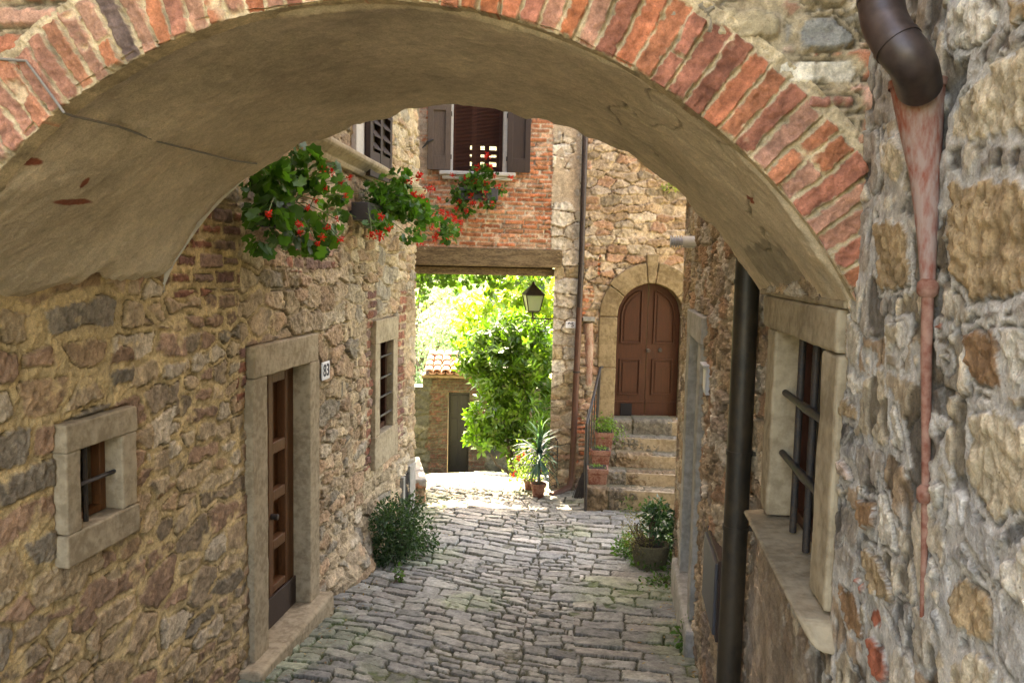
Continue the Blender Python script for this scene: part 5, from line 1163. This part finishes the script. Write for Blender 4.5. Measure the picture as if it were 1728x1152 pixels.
# ================================================================== THE GARDEN BEYOND
YG = float(on_ground(775, 793)[1]); SG = YG / FPX; print('gate at', YG)
gw = thing('garden_wall', 'rubble and brick garden wall beyond the passage with black door and small tiled roof', 'garden wall', (-4, YG, -1.6))
a_g = math.radians(9); GU = np.array([math.cos(a_g), math.sin(a_g), 0]); GN = np.array([math.sin(a_g), -math.cos(a_g), 0]); PG = on_ground(775, 793); FG = Frame(PG * (1, 1, 0), GU, GN)
def gp(px, py): p = on_p(px, py, PG, GN); return float((p - FG.o) @ GU), float(p[2])
gl, gzt = gp(757, 662); gr, gzb = gp(791, 793); wl, wzt = gp(700, 652); hl, hzt = gp(716, 634)
us = np.array(steps(gp(640, 700)[0], 4.5, .03)); zs = np.array(steps(gzb - .8, hzt, .03)); U, V = np.meshgrid(us, zs)
bi, e, ox, oy = rubble(U, V, .34, .19, 221, .85, .7); kb, eb, obx, oby = bricks(U, V, .26, .07, 222)
bm = ((U > gl - .42 + .12 * fbm(U * 5, V * 4, 5)) & (U < gr + .4)); e[bm] = eb[bm]; bi[bm] = kb[bm] + 31
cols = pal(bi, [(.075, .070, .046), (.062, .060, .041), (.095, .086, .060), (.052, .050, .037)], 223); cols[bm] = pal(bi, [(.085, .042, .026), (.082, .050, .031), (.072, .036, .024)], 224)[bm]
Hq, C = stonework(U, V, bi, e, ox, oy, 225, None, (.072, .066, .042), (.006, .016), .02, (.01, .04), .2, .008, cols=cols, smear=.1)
X3, Y3 = FG.o[0] + GU[0] * U + GN[0] * Hq, FG.o[1] + GU[1] * U + GN[1] * Hq
grid_mesh('wall', X3, Y3, V, C, M_STONE, gw, keep_out(us, zs, [(us[0] - 1, hl - .02, wzt, 9), (gl, gr, gzb - .9, gzt)]))
t = MB(); FG.slab(t, us[0], hl, gzb - .8, wzt - .01, -.45, -.04); FG.slab(t, hl, gl - .02, gzb - .8, hzt, -.9, -.03); FG.slab(t, gr + .02, 4.5, gzb - .8, hzt, -.9, -.03); FG.slab(t, gl - .02, gr + .02, gzt + .02, hzt, -.9, -.03); t.build('core', M_TRIM, gw)
gd = FG.slab(MB(), gl - .0, gr + .0, gzb - .1, gzt, -.20, -.14).build('door', M_BLACKD, gw)
t = MB(); wv_ = (gr - gl)
for k in range(2):
    x0 = gl + wv_ * (.03 + .48 * k); x1 = x0 + wv_ * .45
    for z0, z1 in ((.04, .30), (.36, .66), (.72, .96)): FG.slab(t, x0 + .03, x1 - .03, gzb + (gzt - gzb) * z0, gzb + (gzt - gzb) * z1, -.139, -.125)
t.build('door_panel', M_BLACKD, gd, .01)
# tiled roof of the little gatehouse
(el, ez) = gp(716, 630); (er, _) = gp(860, 645); rise_ = gp(745, 597)[1] - ez - .13
t = MB(); Lr = 1.35; n_t = int((er - el) / .20)
for k in range(n_t):
    u = el + .1 + k * .20
    for j in range(4):
        f0, f1 = j / 4, (j + 1.12) / 4; jit = random.uniform(-.012, .012)
        d0, d1 = .20 - Lr * f0, .20 - Lr * f1
        for up_, rr_, off in ((True, .085, .0), (False, .09, .10)):
            V_ = []; 
            for (dd, zz, r_) in ((d0, ez + rise_ * f0, rr_), (d1, ez + rise_ * f1, rr_ * .82)):
                for q in range(7):
                    a = math.pi * q / 6; V_.append(FG.p(u + off + jit + r_ * math.cos(a), zz + (r_ * math.sin(a) * (.75 if up_ else -.5) + (.03 if up_ else .03)) + .014 * (4 - j) * 0 + (.02 if dd == d0 else 0), dd))
            t.add(V_, [(q, q + 1, 8 + q, 7 + q) for q in range(6)])
o = t.build('roof', M_TILE, gw, 0, True); FG.slab(MB(), el - .05, er, ez - .08, ez - .02, -.5, .16).build('eaves_board', M_BEAM, o); sm_ = o.modifiers.new('thick', 'SOLIDIFY'); sm_.thickness = .014
P = [FG.p(el, ez - .03, .12), FG.p(er, ez - .03, .12), FG.p(er, ez + rise_ - .03, -Lr + .2), FG.p(el, ez + rise_ - .03, -Lr + .2)]; MB().hexa(P + [p + Zv * .03 for p in P]).build('roof_board', M_BEAM, o)

# big glossy bush
bb = on_ground(866, 792); YB_ = 15.2
def by(px, py, Y=YB_): return on_y(px, py, Y)
bbase = np.array([by(870, 700)[0], YB_, float(zg(-1.3, YB_))])
def whorls(o, cents, nsh, lsz, ca, cb, base, mat=M_LEAF, per=9):
    """shoots with rosettes of leaves at their tips"""
    Ps = []; Ds = []; Ns = []; Cs = []; tot = sum(c[2] for c in cents)
    for off, rad, s in cents:
        k = int(nsh * s / tot); d = rdir(k, .15); r = rng.random((k, 1)) ** .38 * (1 + .22 * fbm(d[:, 0] * 2.5 + off[0] * 3, d[:, 2] * 2.5 + off[2], 9, 3)[:, None]); tip = base + np.array(off) + d * r * np.array(rad)
        ax = d * .7 + rdir(k, .9) * .8; ax /= np.linalg.norm(ax, axis=1, keepdims=True)
        t1 = np.cross(ax, rdir(k)); t1 /= np.linalg.norm(t1, axis=1, keepdims=True); t2 = np.cross(ax, t1); ccol = lcol(k, ca, cb, .25)
        for q in range(per):
            a = q * 2.4 + rng.random((k, 1)) * .7; f = q / per; w_ = np.cos(a) * t1 + np.sin(a) * t2
            D = ax * (.25 + .6 * f) + w_ * (1 - .35 * f); Ps.append(tip - ax * lsz * (1 - f) * .9); Ds.append(D); Ns.append(ax + .2 * rdir(k)); Cs.append(ccol * (1 + .15 * (rng.random((k, 1)) - .5)))
    P = np.concatenate(Ps); n = len(P)
    leaves('foliage', P, np.concatenate(Ds), np.concatenate(Ns), lsz * rng.uniform(.7, 1.2, n), OVAL, np.concatenate(Cs), mat, o)
def stems(o, base, cents, n, r0, name='stem'):
    t = MB()
    for i in range(n):
        off, rad, s = cents[i % len(cents)]; e_ = base + np.array(off) + rdir(1)[0] * np.array(rad) * .6; m_ = (base + e_) / 2 + rng.normal(size=3) * np.array(rad) * .15; t.tube([base + rng.normal(size=3) * (.06, .06, 0), m_, e_], [r0, r0 * .7, r0 * .25], 7)
    t.build(name, M_BARK, o, 0, True)
def cl(lst, Y): return [((by(px, py, Y + dy) - (bbase if True else 0)), r, s) for px, py, dy, r, s in lst]
BC = cl([(850, 620, 0, (.75, .7, .55), 3), (865, 560, .2, (.75, .7, .5), 2.6), (840, 690, -.1, (.55, .6, .5), 2.4), (890, 680, 0, (.6, .7, .6), 2.4), (822, 735, -.25, (.42, .5, .32), 1.6), (880, 745, -.1, (.6, .5, .4), 1.6), (900, 600, .1, (.6, .6, .6), 2), (805, 585, .1, (.48, .5, .34), 1.4), (798, 618, .0, (.34, .4, .22), .7), (960, 640, .1, (.6, .7, .8), 1.5), (960, 740, 0, (.5, .6, .5), 1), (815, 625, -.1, (.4, .4, .25), .9)], YB_)
bush = thing('laurel_bush', 'big glossy broad leaved bush beside the garden door', 'bush', bbase)
whorls(bush, BC, 1000, .15, (.032, .082, .011), (.095, .185, .022), bbase, M_LEAF); stems(bush, bbase, BC, 12, .028)
b2b = np.array([by(880, 600, 17.2)[0], 17.2, float(zg(0, 17.2))])
B2 = [((by(px, py, 17.2 + dy) - b2b), r, s) for px, py, dy, r, s in ((850, 520, 0, (.9, .9, .6), 2), (890, 490, 0, (.8, .9, .55), 2), (810, 545, .1, (.55, .7, .3), 1.1), (915, 560, 0, (.7, .8, .7), 1.6), (960, 540, 0, (.8, .8, .8), 1.4), (870, 600, .2, (.9, .7, .7), 1.2))]
tr2 = thing('tree', 'bright yellow green tree standing behind the big glossy bush', 'tree', b2b); whorls(tr2, B2, 800, .15, (.14, .23, .022), (.23, .32, .045), b2b); stems(tr2, b2b, B2, 10, .045, 'trunk')

# vine hanging from the back of the passage
vn_ = thing('climbing_vine', 'leafy vine trailing down over the far side of the passage', 'vine', FF.p(-1, 3, -1.4))
P = []; t = MB()
for k in range(26):
    u = -2.4 + 2.4 * k / 25 + random.uniform(-.05, .05); L = random.choice((.15, .22, .3)) if 6 < k else random.uniform(.4, 1.15)
    if k in (10, 17): L = .75
    p = FF.p(u, EYE + .12, -1.5 - random.random() * .5); n_ = int(L * 34) + 6
    pts = [p + np.array([.05 * math.sin(i * .9 + k), .03 * math.cos(i * .7 + k), -L * i / 7]) for i in range(8)]; t.tube(pts, .004, 5)
    for q in range(n_): f = random.random() ** 1.3; a = pts[min(int(f * 7), 7)]; P.append(a + rng.normal(size=3) * (.09 * (1 - f * .6), .1, .05))
t.build('stem', M_BARK, vn_, 0, True)
for k in range(520): P.append(FF.p(random.uniform(-2.6, .1), EYE + random.uniform(-.30, .10), -1.45 - random.random() * .7))
P = np.array(P); leaves('foliage', P, rdir(len(P), -1.2), rdir(len(P)) + ND * .8, rng.uniform(.07, .13, len(P)), LOBED, lcol(len(P), (.030, .075, .014), (.075, .145, .025)), M_LEAF, vn_)

# trees in the valley
def tree(label, x, y, h, rad, n, ca, cb, sz, seed, base_z=None):
    bz = float(zg(0, y)) - .3 + max(0, y - 45) * .22; b = np.array([x, y, bz]); o = thing('tree', label, 'tree', b, 'trees beyond the garden wall'); rs = np.random.default_rng(seed)
    t = MB(); top = b + (0, 0, h * .62); t.tube([b, b + (0, 0, h * .3), top], [rad * .07, rad * .055, rad * .03], 9)
    C_ = []
    for k in range(15):
        a = rs.random() * 6.28; e_ = b + np.array([math.cos(a) * rad * rs.uniform(.2, .85), math.sin(a) * rad * rs.uniform(.2, .85), h * rs.uniform(.22, .92)]); s0 = b + (0, 0, h * rs.uniform(.2, .5)); t.tube([s0, (s0 + e_) / 2 + (0, 0, .2), e_], [rad * .025, rad * .015, rad * .006], 6); C_.append((e_ - b, np.array((.36, .36, .26)) * rad * rs.uniform(.7, 1.2), rs.uniform(.6, 1.2)))
    t.build('trunk', M_BARK, o, 0, True)
    Ps = []; tot = sum(c[2] for c in C_)
    for off, r_, s in C_:
        k = int(n * s / tot); d = rdir(k); Ps.append(b + off + d * rng.random((k, 1)) ** .4 * r_)
    P = np.concatenate(Ps); k = len(P); leaves('crown', P, rdir(k), rdir(k, .8), sz * rng.uniform(.6, 1.3, k), OVAL, lcol(k, ca, cb, .3), M_LEAFF, o)
    return o
tree('pale green olive like tree rising behind the tiled roof beyond the passage', -6.4, 25, 7.6, 3.0, 7500, (.13, .20, .10), (.22, .31, .19), .16, 1)
tree('tall light green tree behind the bright yellow green tree', -3.0, 28, 9.0, 3.6, 8000, (.12, .21, .07), (.21, .32, .13), .17, 2)
tree('light green tree farther down the valley above the garden wall', -9.5, 34, 10.5, 4.5, 8000, (.12, .20, .10), (.21, .30, .17), .2, 3)
tree('broad green tree hidden mostly behind the big glossy bush', 1.0, 24, 8.5, 3.4, 6500, (.10, .19, .04), (.18, .30, .08), .17, 4)
tree('distant hazy green tree filling the top of the passage opening', -5.5, 44, 13.5, 6.0, 8000, (.13, .21, .12), (.22, .30, .19), .26, 5)
for o in SC.objects:
    if o.type == 'MESH' and o.parent is None and 'kind' not in o and 'label' not in o: print('untagged', o.name)
